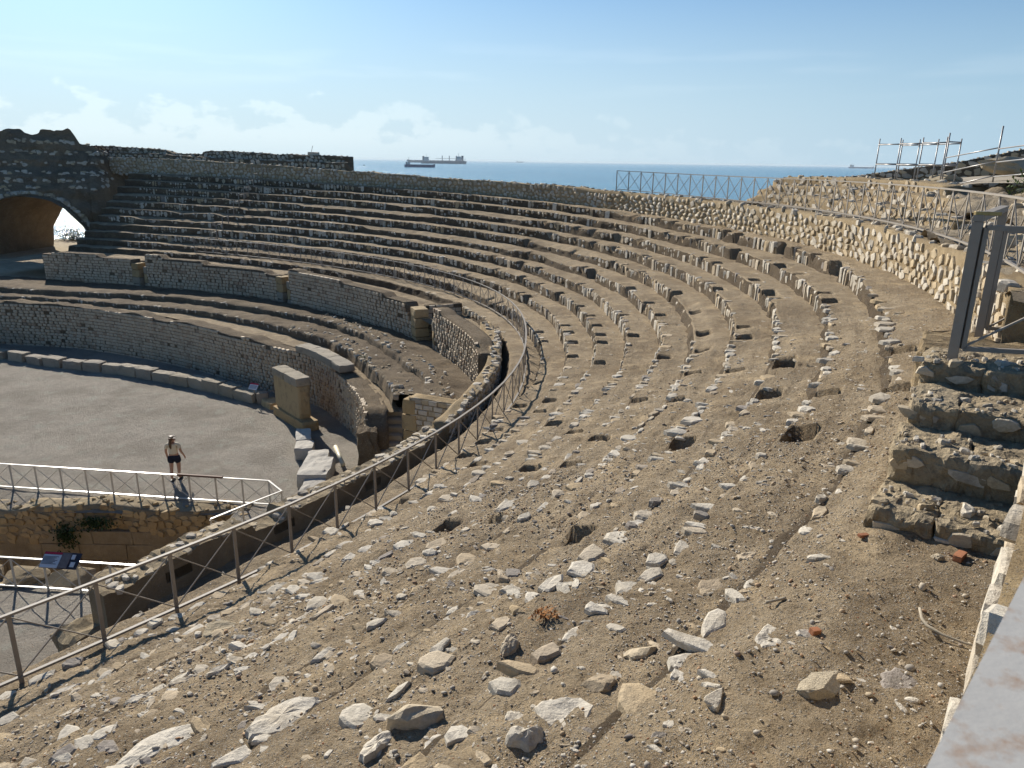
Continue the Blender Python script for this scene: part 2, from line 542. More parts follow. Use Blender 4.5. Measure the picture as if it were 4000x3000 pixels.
class G:
    """tiny node-graph helper"""
    def __init__(s, nt): s.nt = nt
    def n(s, t, **kw):
        q = s.nt.nodes.new(t)
        for k, v in kw.items(): setattr(q, k, v)
        return q
    def l(s, a, b): s.nt.links.new(a, b)
    def pos(s):
        return s.n('ShaderNodeNewGeometry').outputs['Position']
    def noise(s, scale, det=5, rough=.55, vec=None, dist=0):
        q = s.n('ShaderNodeTexNoise'); q.inputs['Scale'].default_value = scale; q.inputs['Detail'].default_value = det; q.inputs['Roughness'].default_value = rough; q.inputs['Distortion'].default_value = dist
        s.l(vec if vec is not None else s.pos(), q.inputs['Vector']); return q.outputs['Fac']
    def voro(s, scale, feature='F1', out='Distance', vec=None, rand=1):
        q = s.n('ShaderNodeTexVoronoi', feature=feature); q.inputs['Scale'].default_value = scale; q.inputs['Randomness'].default_value = rand
        s.l(vec if vec is not None else s.pos(), q.inputs['Vector']); return q.outputs[out]
    def ramp(s, fac, stops, interp='LINEAR'):
        q = s.n('ShaderNodeValToRGB'); q.color_ramp.interpolation = interp; e = q.color_ramp.elements
        while len(e) < len(stops): e.new(.5)
        for i, (p, c) in enumerate(stops): e[i].position = p; e[i].color = (*c, 1) if len(c) == 3 else c
        s.l(fac, q.inputs[0]); return q.outputs[0]
    def mix(s, fac, a, b, mode='MIX'):
        q = s.n('ShaderNodeMix', data_type='RGBA', blend_type=mode)
        for i, v in ((0, fac), (6, a), (7, b)):
            if hasattr(v, 'links'): s.l(v, q.inputs[i])
            else: q.inputs[i].default_value = v if i == 0 else (*v, 1)
        return q.outputs[2]
    def m(s, op, a, b=0.5, clamp=False):
        q = s.n('ShaderNodeMath', operation=op, use_clamp=clamp)
        for i, v in ((0, a), (1, b)):
            if hasattr(v, 'links'): s.l(v, q.inputs[i])
            else: q.inputs[i].default_value = v
        return q.outputs[0]
    def mr(s, v, a, b, lo=0., hi=1.):
        q = s.n('ShaderNodeMapRange'); s.l(v, q.inputs[0])
        for i, x in zip((1, 2, 3, 4), (a, b, lo, hi)): q.inputs[i].default_value = x
        return q.outputs[0]
    def bump(s, h, bsdf, dist=.02, strength=1.0, prev=None):
        q = s.n('ShaderNodeBump'); q.inputs['Distance'].default_value = dist; q.inputs['Strength'].default_value = strength
        s.l(h, q.inputs['Height'])
        if prev is not None: s.l(prev, q.inputs['Normal'])
        if bsdf is not None: s.l(q.outputs[0], bsdf.inputs['Normal'])
        return q.outputs[0]
    def rnd(s):
        a = s.n('ShaderNodeObjectInfo').outputs['Random']; b = s.n('ShaderNodeAttribute', attribute_name='rnd').outputs['Fac']
        return s.m('FRACT', s.m('ADD', a, b))


def stone_mat(name, stops, dark=(.10, .09, .075), dark_amt=.35, rough=.88, bump=.008, patch_scale=5., dust=None):
    m, nt, b = newmat(name); g = G(nt)
    col = g.ramp(g.rnd(), stops)
    n1 = g.noise(patch_scale, 6, .6); n2 = g.noise(38, 4, .65)
    col = g.mix(g.mr(n1, .52, .72, 0, dark_amt), col, dark)
    col = g.mix(g.mr(n2, .35, .75, 0, .35), col, dark, 'MULTIPLY') if False else g.mix(.5, col, g.ramp(n2, [(.25, (.55, .52, .48)), (.7, (1.15, 1.12, 1.08))]), 'MULTIPLY')
    if dust: col = g.mix(g.mr(g.noise(2.2, 4), .5, .75, 0, .5), col, dust)
    g.l(col, b.inputs['Base Color']); b.inputs['Roughness'].default_value = rough
    h = g.m('ADD', g.noise(24, 6, .65), g.m('MULTIPLY', g.noise(90, 3, .6), .35))
    g.bump(h, b, bump * 1.6, .9)
    return m


def ground_mat(name, base_a, base_b, gravel=.5, scale=1.0, bump=.012, specks=True):
    m, nt, b = newmat(name); g = G(nt)
    big = g.noise(.55 * scale, 6, .6); mid = g.noise(4.5 * scale, 7, .68)
    col = g.mix(g.mr(mid, .3, .7), base_a, base_b)
    col = g.mix(g.mr(big, .45, .60, 0, .6), col, tuple(x * y for x, y in zip(base_a, (.72, .70, .68))))
    bare = g.mr(g.noise(1.6 * scale, 6, .62), .54, .66, 0, .7); col = g.mix(bare, col, tuple(min(.62, x * y) for x, y in zip(base_b, (1.12, 1.08, 1.0))))
    hs = g.noise(14 * scale, 8, .75)
    # small stones scattered in the soil
    v = g.n('ShaderNodeTexVoronoi'); v.inputs['Scale'].default_value = 34 * scale; g.l(g.pos(), v.inputs['Vector'])
    d = v.outputs['Distance']; cc = v.outputs['Color']
    sep = g.n('ShaderNodeSeparateColor'); g.l(cc, sep.inputs[0])
    v2 = g.n('ShaderNodeTexVoronoi'); v2.inputs['Scale'].default_value = 92 * scale; g.l(g.pos(), v2.inputs['Vector'])
    sep2 = g.n('ShaderNodeSeparateColor'); g.l(v2.outputs['Color'], sep2.inputs[0])
    area = g.mr(g.noise(.9 * scale, 5, .6), .40, .60, .12, 1.0)
    isst = g.m('MULTIPLY', g.mr(d, .22, .36, 1, 0), g.m('GREATER_THAN', sep.outputs[0], 1 - .42 * gravel))
    isst2 = g.m('MULTIPLY', g.mr(v2.outputs['Distance'], .30, .46, 1, 0), g.m('MULTIPLY', g.m('GREATER_THAN', sep2.outputs[0], 1 - .8 * gravel), area))
    if specks:
        sc = g.ramp(sep.outputs[1], [(0, (.56, .52, .45)), (.3, (.20, .175, .145)), (.5, (.48, .43, .35)), (.75, (.33, .29, .235)), (.88, (.42, .27, .15)), (1, (.33, .15, .08))])
        sc2 = g.ramp(sep2.outputs[1], [(0, (.15, .14, .125)), (.35, (.30, .285, .26)), (.7, (.56, .53, .47)), (.9, (.38, .345, .29)), (1, (.30, .2, .13))])
        col = g.mix(g.m('MULTIPLY', isst2, .9), col, sc2); col = g.mix(isst, col, sc)
    # hollows of the pitted crust, their shade put into the colour
    hol = g.mr(g.noise(30 * scale, 5, .7), .56, .68, 0, .55 * min(1, gravel * 1.5)); col = g.mix(hol, col, tuple(x * .5 for x in base_a))
    fine = g.noise(130 * scale, 2, .6)
    col = g.mix(.55, col, g.ramp(fine, [(.3, (.62, .6, .58)), (.65, (1.12, 1.1, 1.08))]), 'MULTIPLY')
    g.l(col, b.inputs['Base Color']); b.inputs['Roughness'].default_value = .95; b.inputs['Specular IOR Level'].default_value = .12
    h = g.m('SUBTRACT', g.m('ADD', g.m('MULTIPLY', hs, 1.5), g.m('MULTIPLY', isst, .5)), g.m('MULTIPLY', hol, .8))
    h = g.m('ADD', h, g.m('MULTIPLY', isst2, .16)); h = g.m('ADD', h, g.m('MULTIPLY', fine, .22))
    g.bump(h, b, bump * 2.2, 1.0)
    return m


WHITE = [(0, (.56, .505, .41)), (.3, (.64, .585, .49)), (.5, (.48, .435, .36)), (.7, (.52, .43, .31)), (.86, (.45, .34, .20)), (.94, (.33, .29, .25)), (1, (.24, .215, .19))]
WALLST = [(0, (.55, .49, .40)), (.3, (.62, .56, .46)), (.6, (.50, .42, .30)), (.8, (.52, .41, .26)), (1, (.38, .34, .28))]
BRICK = [(0, (.52, .43, .315)), (.35, (.58, .49, .37)), (.6, (.54, .44, .32)), (.85, (.56, .47, .35)), (.95, (.44, .32, .22)), (1, (.36, .285, .21))]
M_white = stone_mat('pale limestone', WHITE, dark=(.19, .165, .13), dark_amt=.65, bump=.009, patch_scale=9, dust=(.46, .37, .25))
M_edge = stone_mat('tier edge limestone', WALLST, dark=(.11, .095, .075), dark_amt=.6, bump=.008, patch_scale=2.5)
M_wall = stone_mat('rubble wall limestone', WALLST, dark=(.13, .11, .085), dark_amt=.5, bump=.010, patch_scale=3)
M_brick = stone_mat('small block masonry', BRICK, dark=(.22, .175, .13), dark_amt=.5, bump=.008, patch_scale=1.0)
M_block = stone_mat('weathered ashlar', [(0, (.31, .265, .195)), (.5, (.36, .315, .245)), (1, (.29, .255, .21))], dark=(.12, .11, .095), dark_amt=.55, bump=.014, patch_scale=2.2)
M_gold = stone_mat('ochre ashlar', [(0, (.40, .29, .15)), (.5, (.46, .35, .2)), (1, (.36, .25, .12))], dark=(.16, .115, .07), dark_amt=.7, bump=.014, patch_scale=2.4)
M_marble = stone_mat('pale marble block', [(0, (.52, .49, .43)), (1, (.44, .41, .36))], dark=(.3, .28, .25), dark_amt=.5, bump=.008)
M_mortar = ground_mat('earthy mortar', (.33, .245, .14), (.43, .335, .205), gravel=.35, scale=1.2, bump=.012)
M_riser = ground_mat('shade-dark riser core', (.115, .085, .055), (.19, .145, .095), gravel=.3, scale=.9, bump=.03)  # colour darkened to put deep shade on the tier risers
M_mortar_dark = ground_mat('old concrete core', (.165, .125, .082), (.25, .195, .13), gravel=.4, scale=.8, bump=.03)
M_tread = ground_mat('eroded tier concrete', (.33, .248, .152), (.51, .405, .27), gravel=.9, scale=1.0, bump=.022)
M_arena = ground_mat('arena grit', (.54, .485, .41), (.68, .62, .53), gravel=.8, scale=.8, bump=.11)
M_path = ground_mat('beaten earth', (.42, .345, .23), (.52, .44, .31), gravel=.35, scale=.9, bump=.012)
M_hill = ground_mat('dry hillside', (.19, .165, .10), (.29, .24, .15), gravel=.4, scale=.2, bump=.05)
M_concrete = ground_mat('smooth concrete', (.36, .315, .245), (.43, .38, .30), gravel=.08, scale=1.5, bump=.003)
M_dress = stone_mat('stair stone', [(0, (.36, .285, .18)), (.5, (.40, .32, .205)), (1, (.34, .27, .175))], dark=(.12, .09, .055), dark_amt=.85, bump=.025, patch_scale=2.6, dust=(.40, .34, .25))


def metal_mat(name, col, rough=.5, metallic=.0, rust=0., scale=6):
    m, nt, b = newmat(name); g = G(nt)
    n = g.noise(scale, 5, .6); c = g.mix(g.mr(n, .3, .7, 0, .3), col, tuple(x * .6 for x in col))
    if rust: c = g.mix(g.mr(g.noise(scale * 2.5, 5, .62), .52, .72, 0, rust), c, (.30, .19, .12))
    g.l(c, b.inputs['Base Color']); b.inputs['Roughness'].default_value = rough; b.inputs['Metallic'].default_value = metallic
    b.inputs['Specular IOR Level'].default_value = .5 if rough < .6 else .3
    g.bump(g.noise(60, 3), b, .0015, .5)
    return m


M_steel = metal_mat('weathered steel paint', (.30, .265, .22), .62, rust=.25)
M_white_steel = metal_mat('cream painted steel', (.55, .50, .42), .28)
M_galv = metal_mat('galvanised rail', (.43, .415, .385), .75, .0, rust=.85, scale=8)
M_scaf = metal_mat('scaffold tube', (.30, .29, .28), .4, .5, rust=.3)
M_brass = metal_mat('brass hinge', (.42, .31, .13), .4, .7)


def plain(name, col, rough=.6, noise=.25, scale=20, bump=0):
    m, nt, b = newmat(name); g = G(nt)
    c = g.mix(g.mr(g.noise(scale, 4), .3, .7, 0, noise), col, tuple(x * .55 for x in col))
    g.l(c, b.inputs['Base Color']); b.inputs['Roughness'].default_value = rough
    if bump: g.bump(g.noise(scale * 2, 3), b, bump, .7)
    return m


M_leaf = plain('leaf', (.045, .075, .022), .7, .6, 9)
M_dryweed = plain('dry weed', (.42, .19, .06), .8, .5, 40)
M_twig = plain('dry twig', (.42, .36, .27), .85, .5, 60)
M_brickred = plain('terracotta', (.40, .17, .085), .9, .5, 40, .003)
M_pipe = plain('cream pipe', (.62, .56, .40), .4, .2, 5)
M_panel_white = plain('panel print pale', (.62, .63, .66), .4, .1, 3)
M_panel_dark = plain('panel print dark', (.035, .035, .05), .35, .3, 8)
M_panel_red = plain('panel print red', (.45, .03, .06), .4, .1, 8)
M_panel_photo = plain('panel print photo', (.22, .18, .17), .4, .8, 12)
M_text = plain('panel lettering', (.10, .10, .11), .5, .1, 8)
M_rustrail = plain('rusty rail cover', (.11, .05, .03), .7, .4, 8)


def sea_mat():
    m, nt, b = newmat('sea water'); g = G(nt)
    b.inputs['Base Color'].default_value = (.012, .105, .19, 1); b.inputs['Roughness'].default_value = .16; b.inputs['IOR'].default_value = 1.33
    b.inputs['Specular IOR Level'].default_value = .5
    p = g.pos()
    mp = g.n('ShaderNodeMapping'); mp.inputs['Scale'].default_value = (1.0, 1.0, 1); g.l(p, mp.inputs[0])
    a = g.noise(.55, 5, .62, mp.outputs[0], .3); c = g.noise(.06, 4, .6, mp.outputs[0]); far = g.noise(.004, 4, .6, mp.outputs[0])
    h = g.m('ADD', a, g.m('MULTIPLY', c, 3.0))
    col = g.mix(g.mr(far, .35, .7), (.018, .17, .29), (.03, .23, .37))
    g.l(col, b.inputs['Base Color'])
    g.bump(h, b, 1.1, 1.0)
    return m


M_sea = sea_mat()

# ------------------------------------------------------------------ sea and land
SEA_Z = -8.0


def build_sea():
    nr = 60; na = 96; r = np.concatenate([[0], np.geomspace(20, 32000, nr - 1)]); a = np.linspace(0, 2 * np.pi, na + 1)
    X = r[:, None] * np.cos(a)[None]; Y = r[:, None] * np.sin(a)[None]
    me = mesh_np('sea', np.stack([X, Y, np.full_like(X, SEA_Z)], -1).reshape(-1, 3), grid_faces(nr, na + 1))
    link('sea', me, M_sea, kind='structure')


build_sea()


def build_hillside():
    ts = np.concatenate([np.linspace(-58, -20, 40), np.linspace(-19, 92, 120)])
    ds = np.array([11.2, 12.2, 13.5, 15, 17, 20, 24, 28, 33, 40, 48, 58, 70, 90])
    T, D = np.meshgrid(ts, ds, indexing='ij')
    top = np.where(T > 8, 9.2, 9.2)
    zf = top - 1.2 * sstep(D, 11, 15) - (top + 10) * sstep(D, 14, 62)
    g = sstep(T, 55, 58); zf = zf * (1 - g) + g * (2.6 - 10 * sstep(D, 12.5, 19) - 6 * sstep(D, 18, 45))
    near = 9.8 + 0.2 * vnoise(T, D)
    w = sstep(T, -14, 10)
    east = np.where(D < 30, 10.6, 10.6 - (D - 30) * .35)
    zn = np.where(T < -30, near, near)
    # to the right, the high ground behind the extra tiers
    Z = zn * (1 - w) + zf * w
    XY = pos(T, D)
    Z = Z + .25 * fbm(XY[..., 0] * .2, XY[..., 1] * .2, 0, 4, 5) * sstep(D, 13, 25) * w
    me = mesh_np('hillside', np.concatenate([XY, Z[..., None]], -1).reshape(-1, 3), grid_faces(len(ts), len(ds), flip=True), smooth=True)
    link('hillside', me, M_hill, kind='structure')


build_hillside()

# arena floor with the sunken pit cut out
FX0, FX1, FY0, FY1 = -48.0, -9.3, 18.45, 22.75


def build_arena():
    xs = np.unique(np.concatenate([np.arange(-70, FX0, 1.5), np.arange(FX0, FX1, .25), [FX0, FX1], np.arange(FX1, -1.9, .18)]))
    ys = np.unique(np.concatenate([np.arange(-5, 9, 1.5), np.arange(9, FY0, .22), [FY0, FY1], np.arange(FY1, 34, .2), np.arange(34, 74, .6)]))
    X, Y = np.meshgrid(xs, ys, indexing='ij')
    Z = .02 * fbm(X * .9, Y * .9, 0, 3, 3) + .022 * fbm(X * 2.6, Y * 2.6, 0, 3, 8)
    inp = (X > FX0 + .01) & (X < FX1 - .01) & (Y > FY0 + .01) & (Y < FY1 - .01)
    edge = (np.abs(Y - FY1) < .6) & (X < FX1)
    Z = np.where((Y >= FY1 - .01) & edge, Z - .10 * (1 - (Y - FY1) / .6), Z)
    f = grid_faces(len(xs), len(ys), flip=True)
    i = f.min(axis=1); ix, iy = i // len(ys), i % len(ys)
    xm = xs[ix] + .01; ym = ys[iy] + .01
    hole = (xm > FX0) & (xm < FX1) & (ym > FY0) & (ym < FY1)
    me = mesh_np('arena_floor', np.stack([X, Y, Z], -1).reshape(-1, 3), f[~hole], smooth=True)
    link('arena_floor', me, M_arena, kind='structure')
    # floor of the pit
    V = [(FX0, FY0 - .3, -2.6), (FX1 + .3, FY0 - .3, -2.6), (FX1 + .3, FY1 + .3, -2.6), (FX0, FY1 + .3, -2.6)]
    me = polymesh('pit_floor', V, [(0, 1, 2, 3)]); link('pit_floor', me, M_path, kind='structure')


build_arena()

# ------------------------------------------------------------------ stepped seating
PITS = {0: [], 1: [(9.62, .45), (-.85, .3), (-5.95, .32), (-12.23, .3)], 2: [(7.34, .4), (-3.9, .3), (-8.9, .3), (3.19, .32), (-15.99, .32)], 3: [(-6.36, .4), (-23.07, .3), (16, .4)],
        4: [(2.05, .42), (-4.56, .28), (-11.38, .25), (8.3, .9), (-23.16, .26)], 5: [(-1.71, .4), (-9.49, .35), (-16.97, .3), (19, .45)], 6: [(-4.06, .48), (-12.29, .28), (-20.53, .42), (-24.25, .38)],
        7: [(-7.54, .66), (-16.35, .7), (-18.55, .42), (12, .5)], 8: [(.72, .65), (-4.31, .62), (-11.46, .4), (-21.57, .5)], 9: [(3.05, .45), (-1.34, .7), (-7.12, .85), (-20.2, .3)]}


_pr = random.Random(77)
for _k in range(10):
    for _ in range(12):
        _t = _pr.uniform(-21.5, 20)
        if all(abs(_t - q[0]) > 1.1 for q in PITS[_k]) and not (_k == 9 and _t < -18): PITS[_k].append((_t, _pr.uniform(.14, .28)))


def edge_wobble(k, s):
    return .07 * fbm(s * .35, np.full_like(s, k * 5.3), 0, 3, 11) + .03 * vnoise(s * 2.7, np.full_like(s, k * 3.1), 0, 12)


def collapse(k, s):
    """stretches where the edge of a tier has fallen away (0..1)"""
    return sstep(fbm(s * .13, np.full_like(s, k * 9.7 + 2), 0, 3, 23), .42, .7)


def tread_z(k, t, d, micro=True):
    t = np.asarray(t, float); d = np.asarray(d, float)
    s = t2s(t); z1 = zk(k, t); u = d - dk(k, t)
    near = sstep(t, -9, -17)
    P = pos(t, d)
    z = z1 + .02 * u + .03 * fbm(P[..., 0] * .8, P[..., 1] * .8, 0, 3, 31)
    z = z - near * .10 * (1 - sstep(u, .0, .5)) + near * .06 * sstep(u, .5, .9)
    z = z - collapse(k, s) * .12 * (1 - sstep(u, .1, .55))
    if micro:
        z = z + .016 * fbm(P[..., 0] * 3.3, P[..., 1] * 3.3, 0, 3, 41)
        fine = sstep(t, -8, -20)
        z = z + (.3 + .7 * fine) * (.012 * fbm(P[..., 0] * 11, P[..., 1] * 11, 0, 3, 47, .7))
        if fine.max() > .01: z = z + fine * (.010 * np.maximum(fbm(P[..., 0] * 27, P[..., 1] * 27, 0, 2, 49, .7) - .25, 0) - .014 * np.maximum(fbm(P[..., 0] * 7, P[..., 1] * 7, 0, 3, 53, .6) - .35, 0))
    for tp, w in PITS.get(k, []):
        ds = s - t2s(tp); m = sstep(np.abs(ds), w * .5 + .02, w * .5 - .02) * sstep(u, .44, .38)
        if tp < -4: m = m * sstep(u, .03, .08)
        z = z - m * (.44 if w > .3 else .3)
    return z


def tier_samples():
    out = [T0]; t = T0
    while t < T1:
        P = pos(np.array([t]), np.array([5.0]))[0]
        dist = math.hypot(math.hypot(P[0], P[1]), 4.5); ang = math.atan2(P[0], P[1])
        st = min(max(dist * .0042, .025), .34)
        if abs(ang) > .8 or P[1] < 0: st = max(st, .25)
        t = float(s2t(t2s(t) + st)); out.append(t)
    return np.array(out)


TS = tier_samples()
ORD = ['first', 'second', 'third', 'fourth', 'fifth', 'sixth', 'seventh', 'eighth', 'ninth', 'topmost']
TIER = {}
VC = np.array([-41.2, 64.2]); VU = np.array([.905, .425]); VHW = 4.75; VAX = np.array([.06, .998])


def build_tier(k):
    R0 = VC + VU * (VHW + .9); q_ = pos(TS, dk(k, TS) + .5) - R0; ok = (q_[:, 0] * VAX[1] - q_[:, 1] * VAX[0]) > 0
    ts = TS[(TS < 40) | ok]; s = t2s(ts)
    d0 = dk(k, ts) + (edge_wobble(k, s) if k >= 0 else 0)
    d1 = dk(k + 1, ts) + .16
    zb = (zk(k - 1, ts) if k > 0 else (zk(-1, ts) if k == 0 else strip_z(ts))) - .06
    near = sstep(ts, -9, -18); col = collapse(k, s)
    run = .05 + .12 * near + .10 * col
    if k < 0: run = np.interp(ts, [-28, -26, -12, -5, 5], [.9, 1.0, .85, .5, .12])
    rows = []; nri = 6
    back = np.zeros_like(ts)
    for q in range(nri):                       # riser
        u = q / nri
        d = d0 - run * (1 - u) ** 1.4
        zt = tread_z(k, ts, d0 + .03) if k >= 0 else tread_neg(ts, d0 + .03)
        z = zb + (zt - zb) * u
        rows.append((d, z))
    mtr = 38
    for q in range(mtr):
        u = (q / (mtr - 1))
        d = d0 + .02 + (d1 - d0 - .02) * u
        z = tread_z(k, ts, d) if k >= 0 else tread_neg(ts, d)
        if q == 0: z = z - .03
        rows.append((d, z))
    if k < 0:                                  # strip of ground inside, down to the walls
        dw = np.interp(ts, [-42, -27, -12.5, -12, 6, 7, 12, 30, 76], [-3.4, -3.4, -1.55, -1.4, -1.2, -2.6, -3.3, -5.0, -9])
        pre = []
        for q in range(10):
            u = q / 10; d = dw + (d0 - run - dw) * u
            P = pos(ts, d); z = strip_z(ts) + .05 * fbm(P[:, 0] * 1.2, P[:, 1] * 1.2, 0, 4, 77) - .02
            pre.append((d, z))
        rows = pre + rows
    D = np.stack([r[0] for r in rows], 1); Z = np.stack([r[1] for r in rows], 1)
    # roughen the riser face
    P2 = pos(np.repeat(ts[:, None], D.shape[1], 1), D)
    rz = .04 * fbm(s[:, None] * 3, Z * 4 + k * 11, 0, 3, 51)
    nr0 = (10 if k < 0 else 0)
    D[:, nr0:nr0 + nri] += rz[:, nr0:nr0 + nri]
    XY = pos(np.repeat(ts[:, None], D.shape[1], 1), D)
    A3 = np.concatenate([XY, Z[..., None]], -1); cut = nr0 + nri; n_ = len(ts)
    ra = A3[:, :cut + 1]; tb_ = A3[:, cut:]
    f1 = grid_faces(n_, cut + 1, flip=True); f2 = grid_faces(n_, tb_.shape[1], n_ * (cut + 1), flip=True)
    me = mesh_np('stone_tier', np.concatenate([ra.reshape(-1, 3), tb_.reshape(-1, 3)]), [f1, f2], smooth=True)
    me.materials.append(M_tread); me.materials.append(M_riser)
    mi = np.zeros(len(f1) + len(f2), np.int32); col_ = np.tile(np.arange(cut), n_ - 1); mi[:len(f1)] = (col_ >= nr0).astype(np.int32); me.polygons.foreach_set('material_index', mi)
    o = link('stone_tier', me)
    if k < 0: lab = 'low eroded tier and earth strip directly below the curved steel fence'
    elif k == 9: lab = 'topmost curved stone seating tier, its walkway running along the foot of the rubble wall'
    else: lab = ORD[k] + ' curved stone seating tier counted upwards from the curved steel fence'
    thing(o, lab, 'seating tier', 'curved stone seating tiers')
    TIER[k] = o
    # ---- edge stones
    items = []
    r = random.Random(100 + k)
    sa = float(t2s(-33.0)); se = float(t2s(61 if k > 2 else (57 if k >= 0 else 52)))
    gs = np.arange(sa - 2, se + 2, .1); gt = s2t(gs); gcl = collapse(k, gs); gnear = sstep(gt, -9, -15)
    pl = [(float(t2s(tp)), ww) for tp, ww in PITS.get(k, [])]; s_mid = float(t2s(6.0))
    cand = []
    while sa < se:
        i = int((sa - gs[0]) / .1); t = gt[i]; nearf = gnear[i]; cl = gcl[i]
        w = r.uniform(.09, .30) if t < 8 else r.uniform(.18, .42)
        if t < -17: w = r.uniform(.09, .33)
        sm = sa + w / 2; sa += w * (1.0 if r.random() < .7 else 1.25) + (r.uniform(-.05, .09) * nearf)
        pit = any(abs(sm - q) < ww * .5 + w * .5 for q, ww in pl)
        if pit or r.random() < cl * (.5 - .2 * nearf) + .04 + .15 * nearf * (k < 3): continue
        if k < 0 and t < 3: continue
        cand.append((sm, w, nearf))
    if cand:
        sm = np.array([c[0] for c in cand]); tm = s2t(sm); PP, NN = frame(tm)
        dd = dk(k, tm) + edge_wobble(k, sm)
        zt = tread_z(k, tm, dd + .12, False) if k >= 0 else np.full_like(tm, 4.36)
        zlo = zk(k - 1, tm) if k > 0 else (np.full_like(tm, 4.36) if k == 0 else strip_z(tm))
        for i, (_, w, nearf) in enumerate(cand):
            N3 = np.array([NN[i, 0], NN[i, 1], 0]); X3 = np.array([NN[i, 1], -NN[i, 0], 0])
            hh = max(.18, zt[i] - zlo[i]) + .02; dep = r.uniform(.14, .34)
            B = np.stack([X3, N3, [0, 0, 1]], 1) @ rot_m(r.uniform(-.05, .05), r.uniform(-.07, .07), r.uniform(-.12, .12))
            p = np.array([PP[i, 0], PP[i, 1], 0]) + N3 * (dd[i] - r.uniform(.04, .08)); p[2] = zt[i] + r.uniform(.0, .035)
            if nearf > .5:
                ln = r.uniform(.12, .34) if r.random() < .75 else r.uniform(.34, .55); th = r.uniform(.03, .055)
                items.append(('flat', r.randrange(18), mat4(B[:, 0], B[:, 1], B[:, 2], p + N3 * r.uniform(.06, .18) + [0, 0, -th * .6 - .035 + r.uniform(-.012, .015)], w * 1.3, ln, th)))
            elif nearf < .02 and sm[i] > s_mid and r.random() < .8:
                q = r.random()
                if q < .6:
                    h1 = hh * r.uniform(.55, 1.0); p2 = p.copy() + N3 * r.uniform(.02, .05); p2[2] = zt[i] - h1 * .5 + r.uniform(-.03, .0); items.append(('front', r.randrange(14), mat4(B[:, 0], B[:, 1], B[:, 2], p2, w * 1.0, .2, h1)))
                else:
                    for f0 in (.26, .74):
                        if r.random() < .85:
                            p2 = p.copy() + N3 * r.uniform(.02, .05); p2[2] = zt[i] - hh * f0; items.append(('front', r.randrange(14), mat4(B[:, 0], B[:, 1], B[:, 2], p2, w * r.uniform(.7, 1.0), .2, hh * r.uniform(.38, .5))))
            else:
                p[2] -= r.uniform(.0, .09) if r.random() < .8 else r.uniform(.1, .2); items.append(('slab', r.randrange(14), mat4(B[:, 0], B[:, 1], B[:, 2], p + N3 * r.uniform(.025, .06), w * r.uniform(.9, 1.12), dep, hh)))
    # ---- flakes and stones set in the tread
    n = 980 if k >= 0 else 160
    q_ = rng.random(n); tm = np.where(q_ < .45, rng.uniform(-33, -25, n), np.where(q_ < .82, rng.uniform(-26, -14, n), rng.uniform(-14, 25, n)))
    da = dk(k, tm); db = dk(k + 1, tm) - .05
    dd = da + (db - da) * rng.random(n) if k >= 0 else rng.uniform(-.7, .25, n)
    sz = np.minimum(.024 * np.exp(np.abs(rng.normal(0, .88, n))), np.where(tm < -25, .26, .15))
    PP, NN = frame(tm); zz = tread_z(k, tm, dd) if k >= 0 else tread_neg(tm, dd)
    clus = vnoise(tm * 1.3, dd * 2.1, 0, 207 + k)
    for i in range(n):
        if k == 9 and -26.2 < tm[i] < -19.5 and dd[i] > 9.35: continue
        if r.random() > .75 + .6 * clus[i]: continue
        R = rot_m(r.uniform(-.18, .18), r.uniform(-.18, .18), math.atan2(NN[i, 1], NN[i, 0]) + r.gauss(0, .7)); z_ = sz[i]
        th = z_ * r.uniform(.10, .26); p = np.array([PP[i, 0] + NN[i, 0] * dd[i], PP[i, 1] + NN[i, 1] * dd[i], zz[i] - th * .72])
        if r.random() < .85: items.append(('flat', r.randrange(18), mat4(R[:, 0], R[:, 1], R[:, 2], p, z_ * 1.3, z_ * r.uniform(.5, .95), th)))
        else: items.append(('lump', r.randrange(6), mat4(R[:, 0], R[:, 1], R[:, 2], p + [0, 0, .12 * z_], z_ * .7, z_ * .5, z_ * .4)))
    place_pieces('stone', items, o, M_white if k >= 0 else M_edge, 300)


def tread_neg(t, d):
    t = np.asarray(t, float)
    P = pos(t, d)
    z = 4.36 + .04 * fbm(P[..., 0] * 1.5, P[..., 1] * 1.5, 0, 4, 33)
    cut = sstep(t, -26.4, -27.4)
    return z


for k in range(-1, 10): build_tier(k)

